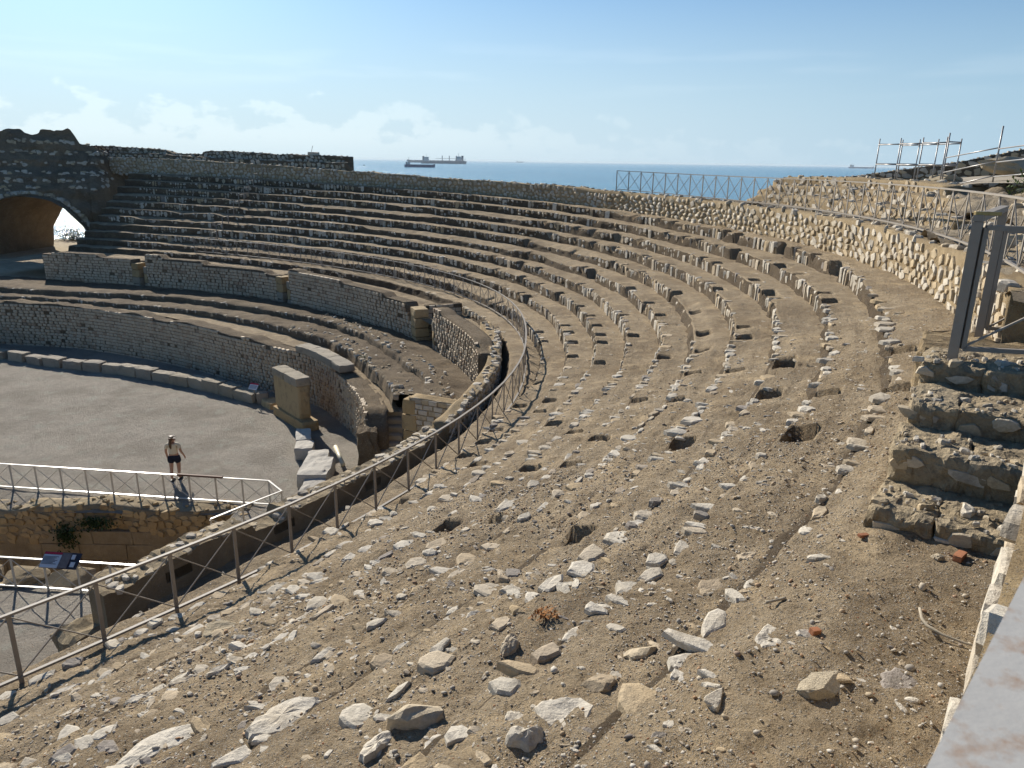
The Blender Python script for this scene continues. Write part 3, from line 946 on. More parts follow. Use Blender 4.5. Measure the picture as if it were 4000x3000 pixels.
# ------------------------------------------------------------------ walls
def wall(name, label, cat, S, P, Nf, zb, zt, thick, style, mat, core_mat, limit=300, bw=(.28, .42), bh=.2, proud=.03, group=None, top_mat=None, seed=0, piece='brick', gap=.026, ragged=.0, skip=None):
    """S: arc samples; P(s)->(n,2) front line; Nf(s)->(n,2) unit normal out of the front; zb,zt(s)"""
    S = np.asarray(S, float); p = P(S); n = Nf(S); b = zb(S); t = zt(S)
    if ragged: t = t + ragged * np.round(2 * fbm(S * .6, S * 0 + seed, 0, 2, 61)) / 2
    nv = 7; rows = []
    ins = -.02 if style == 'brick' else -.035
    for q in range(nv):
        u = q / (nv - 1); rows.append((ins * np.ones_like(S), b + (t - .0 - b) * u))
    for q in range(1, 6):
        rows.append(((ins - (thick + ins) * q / 5) * np.ones_like(S), t + (.03 * fbm(S * 4 + q * 3.3, S * 0 + q, 0, 3, 63) if q < 5 else 0)))
    rows.append(((-thick) * np.ones_like(S), b))
    A = np.stack([np.concatenate([p + n * r[0][:, None], r[1][:, None]], 1) for r in rows], 1)
    m = A.shape[1]; V = A.reshape(-1, 3); ns = len(S)
    caps = [np.arange(m)[None, :], ((ns - 1) * m + np.arange(m))[::-1][None, :]]
    me = mesh_np(name, V, [grid_faces(ns, m)] + caps)
    import bmesh
    bm = bmesh.new(); bm.from_mesh(me); bmesh.ops.recalc_face_normals(bm, faces=bm.faces); bm.to_mesh(me); bm.free()
    o = link(name, me, core_mat); thing(o, label, cat, group)
    r = random.Random(seed + 5); items = []
    smin, smax = S[0], S[-1]
    fs = np.linspace(smin, smax, max(8, int((smax - smin) / .05))); fp = P(fs); fn = Nf(fs); fb = zb(fs); ft = np.interp(fs, S, t)
    ix = lambda s: min(len(fs) - 1, max(0, int((s - smin) / (smax - smin) * (len(fs) - 1) + .5)))
    one = lambda f, s: float(fb[ix(s)])
    def frame_at(s):
        i = ix(s); return fp[i] + (s - fs[i]) * np.array([-fn[i][1], fn[i][0]]) * 0, fn[i]
    tfun = lambda s: float(ft[ix(s)])
    if style == 'brick':
        zmin = float(b.min()); z = zmin
        row = 0
        while z < float(t.max()):
            h = bh * r.uniform(.9, 1.1); s = smin + r.uniform(0, .2)
            while s < smax - .1:
                w = r.uniform(*bw)
                if s + w > smax: w = smax - s
                sm = s + w / 2; s += w
                if w < .12: continue
                bb, tt = one(zb, sm), tfun(sm)
                if z + h < bb + .05 or z + h * .75 > tt: continue
                if skip and skip(sm, z + h / 2): continue
                if r.random() < .012: continue
                q, nn = frame_at(sm); Y = np.array([-nn[0], -nn[1], 0]); X = np.cross(Y, [0, 0, 1.0])
                B = np.stack([X, Y, [0, 0, 1]], 1) @ rot_m(r.uniform(-.03, .03), r.uniform(-.015, .015), r.uniform(-.04, .04))
                pp = np.array([q[0], q[1], z + h / 2]) - Y * (proud * r.uniform(.2, 1.2) - .015)
                items.append(('brick', r.randrange(8), mat4(B[:, 0], B[:, 1], B[:, 2], pp, w - gap, .14, h - gap)))
            z += h; row += 1
    else:
        zmin = float(b.min()); z = zmin - r.uniform(0, .1)
        while z < float(t.max()):
            h = r.uniform(*bh); s = smin + r.uniform(0, .2)
            while s < smax - .08:
                w = r.uniform(*bw); sm = s + w / 2; s += w * r.uniform(.97, 1.06)
                zz = z + h / 2 + r.uniform(-.3, .3) * h; hh = h * r.uniform(.85, 1.35)
                bb, tt = one(zb, sm), tfun(sm)
                if zz + hh * .3 < bb or zz + hh * .42 > tt + .03: continue
                if skip and skip(sm, zz): continue
                q, nn = frame_at(sm); Y = np.array([-nn[0], -nn[1], 0]); X = np.cross(Y, [0, 0, 1.0])
                B = np.stack([X, Y, [0, 0, 1]], 1) @ rot_m(r.uniform(-.06, .06), r.uniform(-.4, .4), r.uniform(-.08, .08))
                pp = np.array([q[0], q[1], zz]) - Y * (proud * r.uniform(-.1, .7) - .012)
                items.append(('front', r.randrange(14), mat4(B[:, 0], B[:, 1], B[:, 2], pp, w * 1.0, .16, hh * r.uniform(.85, 1.02))))
            z += h * .98
        # stones along the top
        s = smin
        while s < smax:
            w = r.uniform(.14, .34); sm = s + w / 2; s += w * r.uniform(1, 1.5)
            if sm > smax: break
            q, nn = frame_at(sm); Y = np.array([-nn[0], -nn[1], 0]); off = r.uniform(.02, max(.05, thick - .1))
            R = rot_m(r.uniform(-.15, .15), r.uniform(-.15, .15), r.uniform(0, 6.28)); th = r.uniform(.05, .12)
            items.append(('flat', r.randrange(18), mat4(R[:, 0], R[:, 1], R[:, 2], np.array([q[0], q[1], tfun(sm) - th * .35]) + Y * off, w * 1.2, w, th)))
    place_pieces(piece, items, o, mat, limit)
    return o


def td_wall(ta, tb, dfun, inward=True, step=.4):
    sa, sb = float(t2s(ta)), float(t2s(tb)); S = np.linspace(sa, sb, max(4, int((sb - sa) / step)))
    def P(s): t = s2t(s); return pos(t, dfun(t))
    def Nf(s): return (-1 if inward else 1) * frame(s2t(s))[1]
    return S, P, Nf


def line_wall(a, b, step=.4, flip=False):
    a = np.array(a, float); b = np.array(b, float); L = np.linalg.norm(b - a); u = (b - a) / L; n = np.array([u[1], -u[0]]) * (-1 if flip else 1)
    S = np.linspace(0, L, max(3, int(L / step)))
    return S, (lambda s: a + np.outer(s, u)), (lambda s: np.repeat(n[None], len(s), 0))


cz = lambda v: (lambda s: np.full_like(np.asarray(s, float), v))

# upper rubble wall behind the topmost tier
S, P, Nf = td_wall(-19.3, 66, d_wall, True)
UW = wall('rubble_wall', 'long curved rubble stone wall behind the topmost seating tier', 'wall', S, P, Nf, lambda s: zk(9, s2t(s)) - .12, lambda s: z_wall(s2t(s)) + .04 * fbm(s * .8, s * 0, 0, 3, 71), .75, 'rubble', M_wall, M_mortar, bh=(.17, .30), bw=(.2, .5), proud=.045, piece='stone', seed=3)
S, P, Nf = td_wall(-41, -25.6, d_wall, True, .2)
wall('rubble_wall', 'pale retaining wall edge under the blurred handrail at the lower right', 'wall', S, P, Nf, cz(7.9), lambda s: 9.85 + .05 * fbm(s * 1.2, s * 0, 0, 3, 74), .6, 'rubble', M_white, M_mortar, bh=(.16, .30), bw=(.2, .5), proud=.06, piece='stone', seed=5)
# two more courses on the far left, and their tops against the sky
for i, (ta, tb, dd, z0, z1, lab) in enumerate((
        (44.0, 70, 10.95, 10.3, spl([(44, 11.18), (56, 11.36), (63, 11.7), (70, 11.9)]), 'lower rubble course on top of the far left end of the long curved wall'),
        (44.6, 70, 11.75, 10.6, spl([(44, 11.62), (50, 11.79), (57.9, 12.0), (61.5, 12.05), (64.5, 12.2), (70, 12.42)]), 'highest rubble course on the far left skyline, stepped end above the sea'))):
    S, P, Nf = td_wall(ta, tb, lambda t, q=dd: np.full_like(np.asarray(t, float), q), True)
    gapf = (lambda s, f=z1: f(s2t(s)) - (.27 * sstep(s2t(s), 58.0, 58.4) * sstep(s2t(s), 61.6, 61.2)) + .05 * fbm(s * .9, s * 0, 0, 3, 72)) if i else (lambda s, f=z1: f(s2t(s)) + .04 * fbm(s, s * 0, 0, 3, 73))
    wall('rubble_wall', lab, 'wall', S, P, Nf, cz(z0), gapf, .9, 'rubble', M_wall, M_mortar_dark, bh=(.2, .34), bw=(.24, .55), proud=.05, piece='stone', seed=11 + i)

# podium wall round the arena
S, P, Nf = td_wall(-3.6, 75, d_pod, True)
POD = wall('podium_wall', 'tall curved arena wall of small pale blocks with a few coping stones', 'wall', S, P, Nf, cz(-.1), lambda s: z_pod(s2t(s)) - .5 * sstep(s2t(s), -1.5, -3.6), .9, 'brick', M_brick, M_mortar_dark, bw=(.30, .52), bh=.195, seed=21, ragged=.10)


def lower_ground():
    """walkway behind the podium wall, two low tiers, passage at the foot of the block walls"""
    ts = np.concatenate([np.arange(-1.8, 30, .35), np.arange(30, 76, .6)]); s = t2s(ts)
    rows = []
    for u in np.linspace(0, 1, 7):
        d = d_pod(ts) + .75 + (d_alpha(ts) + .1 - d_pod(ts) - .75) * u; rows.append((d, z_pod(ts) - .05 + 0 * d, 0))
    me = strip(ts, rows, .03, 5); o = link('podium_walkway', me, M_tread, kind='structure')
    return o


def strip(ts, rows, amp, seed):
    D = np.stack([r[0] for r in rows], 1); Z = np.stack([r[1] for r in rows], 1)
    XY = pos(np.repeat(ts[:, None], D.shape[1], 1), D)
    Z = Z + amp * fbm(XY[..., 0] * 1.7, XY[..., 1] * 1.7, 0, 4, seed)
    return mesh_np('strip', np.concatenate([XY, Z[..., None]], -1).reshape(-1, 3), grid_faces(len(ts), D.shape[1], flip=True), smooth=True)


lower_ground()
for nm, df, dnext, z0, z1, lab, sd, tlo in (
        ('a', d_alpha, d_beta, 2.3, lambda t: 2.84 + 0 * t, 'lower of the two low tiers between the arena wall and the block walls', 41, -1.5),
        ('b', d_beta, lambda t: d_bal(t) + .3, 2.75, lambda t: 3.14 + 0 * t, 'upper of the two low tiers, in front of the block walls', 42, -5.6)):
    ts = np.concatenate([np.arange(tlo, 25, .12), np.arange(25, 70, .3)]); s = t2s(ts)
    wob = .10 * fbm(s * .6, s * 0 + sd, 0, 4, sd)
    rows = []
    for q in range(5): rows.append((df(ts) + wob - .12 * (1 - q / 5), z0 + (z1(ts) - z0) * q / 5))
    for q in range(14):
        u = q / 13; d = df(ts) + wob + .02 + (dnext(ts) + .15 - df(ts) - wob) * u
        zz = z1(ts) - (0 if nm == 'a' else .17 * sstep(u, .25, .6)) - .03 * (q == 0)
        rows.append((d, zz))
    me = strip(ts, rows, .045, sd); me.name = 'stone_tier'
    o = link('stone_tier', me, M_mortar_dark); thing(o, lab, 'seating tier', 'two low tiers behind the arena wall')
    items = []; r = random.Random(sd); sa = float(t2s(tlo))
    while sa < float(t2s(66)):
        w = r.uniform(.16, .36); sm = sa + w / 2; sa += w * r.uniform(1, 1.3); tm = float(s2t(sm))
        P_, N_ = frame(tm); N3 = np.array([N_[0], N_[1], 0]); X3 = np.array([N_[1], -N_[0], 0])
        B = np.stack([X3, N3, [0, 0, 1]], 1) @ rot_m(r.uniform(-.1, .1), r.uniform(-.15, .15), r.uniform(-.2, .2))
        dd = float(df(tm) + .10 * fbm(np.array([sm]) * .6, np.array([float(sd)]), 0, 4, sd)[0])
        p = np.array([P_[0], P_[1], 0]) + N3 * (dd - r.uniform(.02, .09)); p[2] = float(z1(tm)) + r.uniform(-.05, .03)
        hq = r.uniform(.2, .36); p[2] -= hq * .5 + .01; p += N3 * .05
        if r.random() < .75: items.append(('front', r.randrange(14), mat4(B[:, 0], B[:, 1], B[:, 2], p, w, .2, hq)))
        for _ in range(2):
            if tm < 24 and r.random() < .8:
                dq = dd + r.uniform(.1, .95); sz = r.uniform(.08, .26); R = rot_m(r.uniform(-.3, .3), r.uniform(-.3, .3), r.uniform(0, 6))
                items.append(('flat' if r.random() < .6 else 'lump', r.randrange(6), mat4(R[:, 0], R[:, 1], R[:, 2], [P_[0] + N_[0] * dq, P_[1] + N_[1] * dq, float(z1(tm)) - .02], sz * 1.2, sz * .8, sz * .35)))
    place_pieces('stone', items, o, M_edge, 300)

# block walls (second wall up): four stretches with ashlar ends
BAL = [(47.9, 56.2, lambda t: 4.75, 'shortest pale block wall, left of the gap beside the vaulted ruin', 2.95),
       (32.9, 46.6, lambda t: 5.0, 'long pale block wall left of the middle gap, in shade', 2.95),
       (13.6, 31.3, lambda t: 4.85, 'long pale block wall ending at the tall ashlar corner pier', 2.95),
       (-2.2, 9.4, lambda t: 4.86, 'sunlit curved pale block wall beside the curved steel fence', 2.95)]
for i, (ta, tb, zt, lab, zb_) in enumerate(BAL):
    S, P, Nf = td_wall(ta, tb, d_bal, True, .3)
    if i == 3: top = lambda s: 4.82 + .12 * sstep(s2t(s), 7.5, 8.2) - .25 * sstep(s2t(s), .5, -1.6)
    elif i == 2: top = lambda s: 4.62 + .18 * sstep(s2t(s), 18, 18.2) + .12 * sstep(s2t(s), 24, 24.2) + .14 * sstep(s2t(s), 30, 30.2) - .7 * sstep(s2t(s), 14.6, 14.3)
    elif i == 1: top = lambda s: 4.72 + .2 * sstep(s2t(s), 41, 41.2) + .2 * sstep(s2t(s), 45, 45.2) - .2 * sstep(s2t(s), 34.6, 34.2)
    else: top = lambda s: 4.72 + .2 * sstep(s2t(s), 51, 51.2) - .15 * sstep(s2t(s), 55, 55.2)
    o = wall('block_wall', lab, 'wall', S, P, Nf, cz(2.6), top, .7, 'brick', M_brick, M_mortar_dark, bw=(.28, .48), bh=.195, seed=31 + i, group='pale block walls below the fence')
    # ashlar blocks at the end nearest the camera and plain jamb at the other
    if i < 3:
        P_, N_ = frame(ta); T_ = np.array([-N_[1], N_[0]]); yaw = math.atan2(-T_[1], -T_[0])
        z = 2.6
        for q in range(5):
            h = [.52, .45, .5, .46, .4][q]
            if z + h > 4.75: break
            me = rough_block('quoin', random.uniform(.66, .8), .72, h - .015, 3, .02, 60 + i * 7 + q); me.materials.append(M_gold if q in (2, 3) or i == 2 else M_block)
            b = bpy.data.objects.new('quoin', me); COL.objects.link(b); b.parent = o
            c = P_ + N_ * (float(d_bal(ta)) + .30) - T_ * (.30 + random.uniform(-.03, .03)); b.location = (c[0], c[1], z); b.rotation_euler = (0, 0, yaw); z += h
        # return wall of small blocks behind the pier, lining the gap
        a = P_ + N_ * (float(d_bal(ta)) + .7) - T_ * .15; e = P_ + N_ * (float(d_bal(ta)) + 2.6) - T_ * .15
        SS, PP, NN = line_wall(e, a, .3, flip=False)
        if float(NN(np.array([0.]))[0] @ T_) > 0: SS, PP, NN = line_wall(a, e, .3)
        wall('block_wall', ['small return wall lining the leftmost gap between block walls', 'small return wall lining the middle gap between block walls', 'short return wall behind the tall ashlar corner pier'][i], 'wall', SS, PP, NN, cz(2.6), cz(4.55), .4, 'brick', M_brick, M_mortar_dark, bw=(.24, .38), bh=.2, seed=35 + i)
    if i > 0:
        P_, N_ = frame(tb); T_ = np.array([-N_[1], N_[0]]); yaw = math.atan2(T_[1], T_[0]); z = 2.6
        for q in range(3):
            h = [.6, .62, .5][q]
            me = rough_block('jamb_block', .34, .6, h - .015, 3, .018, 90 + i * 7 + q); me.materials.append(M_block if q != 1 else M_gold)
            b = bpy.data.objects.new('jamb_block', me); COL.objects.link(b); b.parent = o
            c = P_ + N_ * (float(d_bal(tb)) + .28) + T_ * .1; b.location = (c[0], c[1], z); b.rotation_euler = (0, 0, yaw); z += h

# thin rubble wall that carries on round the bend, seen from behind
S, P, Nf = td_wall(-12.6, 6.2, d_curvwall, False, .25)
CW = wall('rubble_wall', 'thin curved rubble wall just inside the bend of the steel fence', 'wall', S, P, Nf, cz(2.2), lambda s: z_curvwall(s2t(s)) + .06 * fbm(s * 1.3, s * 0, 0, 3, 91), .48, 'rubble', M_wall, M_mortar, bh=(.12, .22), bw=(.14, .32), proud=.03, piece='stone', seed=51)

# small cross wall with ochre corner blocks, and the stair beside it
cwA = np.array([-3.66, 25.0]); cwB = np.array([-1.75, 24.15])
SS, PP, NN = line_wall(cwA, cwB, .25)
if float(NN(np.array([0.]))[0] @ np.array([0, -1.])) < 0: SS, PP, NN = line_wall(cwB, cwA, .25)
XW = wall('block_wall', 'small sunlit cross wall with ochre corner blocks beside the short stair', 'wall', SS, PP, NN, cz(1.0), cz(3.45), .55, 'brick', M_wall, M_mortar, bw=(.26, .42), bh=.21, seed=55, proud=.04)
z = 1.0
for q in range(4):
    h = [.6, .62, .6, .58][q]; me = rough_block('corner_block', .5 if q % 2 else .62, .5, h - .02, 3, .02, 300 + q); me.materials.append(M_gold)
    b = bpy.data.objects.new('corner_block', me); COL.objects.link(b); b.parent = XW; b.location = (cwA[0] + .1, cwA[1] + .17, z); b.rotation_euler = (0, 0, -.42); z += h


def short_stair():
    t = empty('stone_stair', (-4.6, 26.8, 0), 'short worn stair of six steps between the arena wall and the small cross wall', 'stair')
    for q in range(6):
        me = rough_block('step', .86, .5, 2.2, 4, .016, 400 + q); me.materials.append(M_block); b = bpy.data.objects.new('step', me); COL.objects.link(b); b.parent = t
        b.location = (.01 * q, .85 - q * .3, 2.12 - q * .225 - 2.2); b.rotation_euler = (0, 0, .03)
    # rubble cheek left of the stair
    return t


short_stair()
ck = rough_block('rubble_cheek', .75, 2.2, 2.1, 6, .10, 421); ck.materials.append(M_mortar_dark)
o = link('rubble_cheek', ck); o.location = (-5.45, 26.9, -.25); o.rotation_euler = (0, 0, .1)
thing(o, 'broken rubble lump between the arena wall end and the short stair', 'masonry')


# plastered front wall with slots, on the camera's side
def front_wall():
    ta, tb = -26.2, -12.4; sa, sb = float(t2s(ta)), float(t2s(tb)); S = np.linspace(sa, sb, 210); t = s2t(S)
    do = d_front(t); zt = z_front(t) + .05 * np.round(1.5 * fbm(S * .5, S * 0, 0, 2, 95)) + .03 * fbm(S * 3, S * 0, 0, 3, 96)
    zt = zt - .18 * sstep(S, sa + 4.4, sa + 4.3) * sstep(S, sa + 3.4, sa + 3.5)
    th = .62
    zlev = [-.1, 1.2, 2.2, 2.9, 3.3, 3.46, 3.68, None]
    rows = []
    for z in zlev:
        rows.append((do + .02 * fbm(S * 2, S * 0 + (z or 4), 0, 3, 97), zt if z is None else np.minimum(np.full_like(S, z), zt - .02)))
    for q in range(1, 6): rows.append((do - th * q / 5, zt + .025 * fbm(S * 5 + q, S * 0 + q * 2, 0, 3, 98)))
    rows.append((do - th, np.full_like(S, -.1)))
    D = np.stack([r[0] for r in rows], 1); Z = np.stack([r[1] for r in rows], 1); m = D.shape[1]
    XY = pos(np.repeat(t[:, None], m, 1), D); V = np.concatenate([XY, Z[..., None]], -1).reshape(-1, 3).tolist()
    f = grid_faces(len(S), m).tolist()
    slots = []
    for px, py in ((-5.19, 12.15), (-3.33, 14.1), (-2.02, 16.72)):
        tq, _ = xy2td(px, py); slots.append(float(t2s(tq)))
    keep = []
    for q in f:
        i = min(q); si, zi = i // m, i % m
        inside = zi == 5 and any(abs(S[si] + (S[1] - S[0]) / 2 - sl) < .3 for sl in slots)
        if not inside: keep.append(q); continue
        a, b, c, d = [V[j] for j in q]; N_ = frame(t[si])[1]
        base = len(V)
        for p in (a, b, c, d): V.append([p[0] - N_[0] * .34, p[1] - N_[1] * .34, p[2]])
        keep.append([base, base + 1, base + 2, base + 3])
        for e in range(4): keep.append([q[e], q[(e + 1) % 4], base + (e + 1) % 4, base + e])
    keep.append(list(range(m))); keep.append(list(range((len(S) - 1) * m, len(S) * m))[::-1])
    me = polymesh('front_wall', V, keep)
    import bmesh
    bm = bmesh.new(); bm.from_mesh(me); bmesh.ops.recalc_face_normals(bm, faces=bm.faces); bm.to_mesh(me); bm.free()
    o = link('plastered_wall', me, M_fw); thing(o, 'low plastered wall with three dark slots below the near steel fence', 'wall')
    items = []; r = random.Random(8)
    for _ in range(110):
        s = r.uniform(sa + .2, sb); tq = float(s2t(s)); P_, N_ = frame(tq); dd = float(d_front(tq)) - r.uniform(.06, .56); sz = r.uniform(.08, .3)
        R = rot_m(r.uniform(-.1, .1), r.uniform(-.1, .1), r.uniform(0, 6)); items.append(('flat', r.randrange(18), mat4(R[:, 0], R[:, 1], R[:, 2], [P_[0] + N_[0] * dd, P_[1] + N_[1] * dd, float(np.interp(s, S, zt)) - .02], sz * 1.2, sz, r.uniform(.03, .06))))
    place_pieces('stone', items, o, M_edge, 300)


M_fw = ground_mat('wall plaster', (.31, .245, .155), (.40, .33, .225), gravel=.2, scale=1.0, bump=.014)
front_wall()
b = link('stone_block', rough_block('stone_block', 1.0, .8, 3.1, 6, .07, 77), M_fw); b.location = (-7.95, 12.1, -.1); b.rotation_euler = (0, 0, .9)
thing(b, 'squat broken masonry stump at the left end of the plastered wall', 'masonry')
# the rough boulders lying where the plastered wall meets the thin curved wall
for q, (x, y, z, s, lab) in enumerate(((-2.75, 19.6, 3.75, .75, 'large rough boulder on the join of the plastered wall and the thin curved wall'), (-2.25, 19.5, 3.35, .45, 'round boulder behind the wall join, nearer the fence'), (-1.75, 19.4, 3.3, .4, 'smaller dark boulder in the shade by the wall join'))):
    V, Fc = ico(3, 500 + q, .35, .7); me = polymesh('boulder', V, Fc); o = link('boulder', me, M_edge); o.location = (x, y, z); o.scale = (s * 1.3, s, s * .8); thing(o, lab, 'boulder', 'boulders by the wall join')

# coping stones on the podium wall
for q in range(5):
    tq = 15.4 - q * 1.62; P_, N_ = frame(tq); dv = pos(np.array([tq - .6, tq + .6]), d_pod(np.array([tq - .6, tq + .6]))); T_ = (dv[1] - dv[0]) / np.linalg.norm(dv[1] - dv[0])
    me = rough_block('coping_block', 1.16 if q != 3 else 1.0, .74, .34, 4, .02, 700 + q); me.materials.append(M_block)
    b = bpy.data.objects.new('coping_block', me); COL.objects.link(b); b.parent = POD; c = P_ + N_ * (float(d_pod(tq)) + .32)
    b.location = (c[0], c[1], float(z_pod(tq)) - .03 + .008 * q); b.rotation_euler = (0, 0, math.atan2(T_[1], T_[0]) + .03 * math.sin(q * 3))

# ------------------------------------------------------------------ pier and loose blocks in the arena
def pier():
    t = empty('stone_pier', (-10.0, 31.9, 0), 'ochre stone slab pier with a two-block cap standing in the arena', 'pier')
    yaw = math.atan2(-(33.1 - 30.6), -(-11.0 + 8.95)) + math.pi
    yaw = math.atan2(30.65 - 33.1, -9.0 + 11.05)
    def add(nm, sx, sy, sz, x, y, z, mat, sd):
        me = rough_block(nm, sx, sy, sz, 5, .022, sd); me.materials.append(mat); b = bpy.data.objects.new(nm, me); COL.objects.link(b); b.parent = t
        c, s = math.cos(yaw), math.sin(yaw); b.location = (x * c - y * s, x * s + y * c, z); b.rotation_euler = (0, 0, yaw)
    add('base_block', 3.3, .8, .5, .15, .1, -.05, M_gold, 801)
    add('slab', 2.72, .56, 1.55, -.05, .1, .42, M_gold, 802)
    add('cap_block', 1.32, .68, .36, -.74, .1, 1.95, M_block, 803); add('cap_block', 1.36, .70, .38, .64, .1, 1.95, M_block, 804)


pier()
KB = 0
def kerb(x, y, sx, sy, sz, yaw, mat, label, seed, group=None, tilt=0, z=-.05, cat='stone block', name='stone_block'):
    o = link(name, rough_block(name, sx, sy, sz, 4, .03, seed), mat); o.location = (x, y, z); o.rotation_euler = (tilt, 0, yaw); thing(o, label, cat, group); return o


def kerbs():
    pxs = [(-30.1, 42.2), (-28.6, 41.6), (-27.2, 41.0), (-25.9, 40.55), (-24.5, 40.1), (-23.2, 39.75), (-21.9, 39.35), (-20.8, 38.95), (-19.7, 38.5), (-18.5, 37.95), (-17.3, 37.4), (-16.2, 36.85), (-15.2, 36.25), (-14.2, 35.65), (-13.3, 35.1), (-12.75, 34.75)]
    n = len(pxs)
    ordn = ['first', 'second', 'third', 'fourth', 'fifth', 'sixth', 'seventh', 'eighth', 'ninth', 'tenth', 'eleventh', 'twelfth', 'thirteenth', 'fourteenth', 'fifteenth', 'sixteenth']
    for i, (x, y) in enumerate(pxs):
        a = pxs[max(i - 1, 0)]; b = pxs[min(i + 1, n - 1)]; yaw = math.atan2(b[1] - a[1], b[0] - a[0])
        L = 1.28 if i < n - 1 else .75
        kerb(x, y, L * random.uniform(.93, 1.03), .62, random.uniform(.5, .66), yaw + random.uniform(-.06, .06), M_block, ordn[n - 1 - i] + ' weathered kerb block along the arena edge, counting left from the info sign', 820 + i, 'kerb blocks along the arena edge', random.uniform(-.05, .05))
    kerb(-12.15, 34.45, .5, .45, .62, .2, M_block, 'small upright kerb stone just right of the info sign', 850)
    kerb(-11.55, 33.9, 1.0, .6, .38, -.85, M_gold, 'low ochre block lying against the left foot of the pier', 851)
    kerb(-33.4, 43.0, 3.2, .8, .62, -.22, M_block, 'long lower block of the stack at the left arena edge', 852)
    kerb(-33.2, 43.05, 3.0, .85, .5, -.22, M_block, 'long upper block of the stack at the left arena edge', 853, z=.57)
    kerb(-37.5, 44.0, 3.4, .8, .62, -.2, M_block, 'leftmost lower block of the stack at the arena edge', 854)
    # white fallen blocks at the near end
    kerb(-8.72, 29.2, .62, 1.25, .5, .28, M_marble, 'pale block nearest the pier in the row of white blocks', 860, 'white blocks along the corridor', .04)
    kerb(-8.35, 27.95, .72, 1.3, .5, .22, M_marble, 'second pale block from the pier, tipped slightly forward', 861, 'white blocks along the corridor', -.09)
    kerb(-7.55, 27.0, .8, .9, .5, .15, M_marble, 'short white block beside the upper cream pipe', 862, 'white blocks along the corridor')
    b = kerb(-7.25, 25.55, 1.15, 1.75, .62, .06, M_marble, 'largest white block, with drilled holes in its top', 863, 'white blocks along the corridor')
    for (hx, hy, r_) in ((-.1, .28, .05), (-.07, .1, .05), (.36, -.5, .09)):  # dark discs laid on top stand in for the holes' shaded insides
        me = tube_mesh('hole_shade_disc', [(0, 0, 0), (0, 0, .012)], r_, 10); me.materials.append(M_panel_dark); h = bpy.data.objects.new('hole_shade_disc', me); COL.objects.link(h); h.parent = b; h.location = (hx, hy, .618)
    kerb(-7.0, 24.1, .8, 1.3, .45, .05, M_marble, 'small white block nearest the plastered wall', 864, 'white blocks along the corridor', .05)
    for q, (a, b_, lab) in enumerate((((-7.0, 27.6, .5), (-6.35, 26.0, .42), 'upper cream pipe lying beside the white blocks'), ((-5.95, 24.9, .3), (-5.45, 23.5, .25), 'lower cream pipe lying beside the white blocks'))):
        o = link('pipe', tube_mesh('pipe', [a, b_], .085, 12), M_pipe); thing(o, lab, 'pipe', 'cream pipes in the corridor')


kerbs()

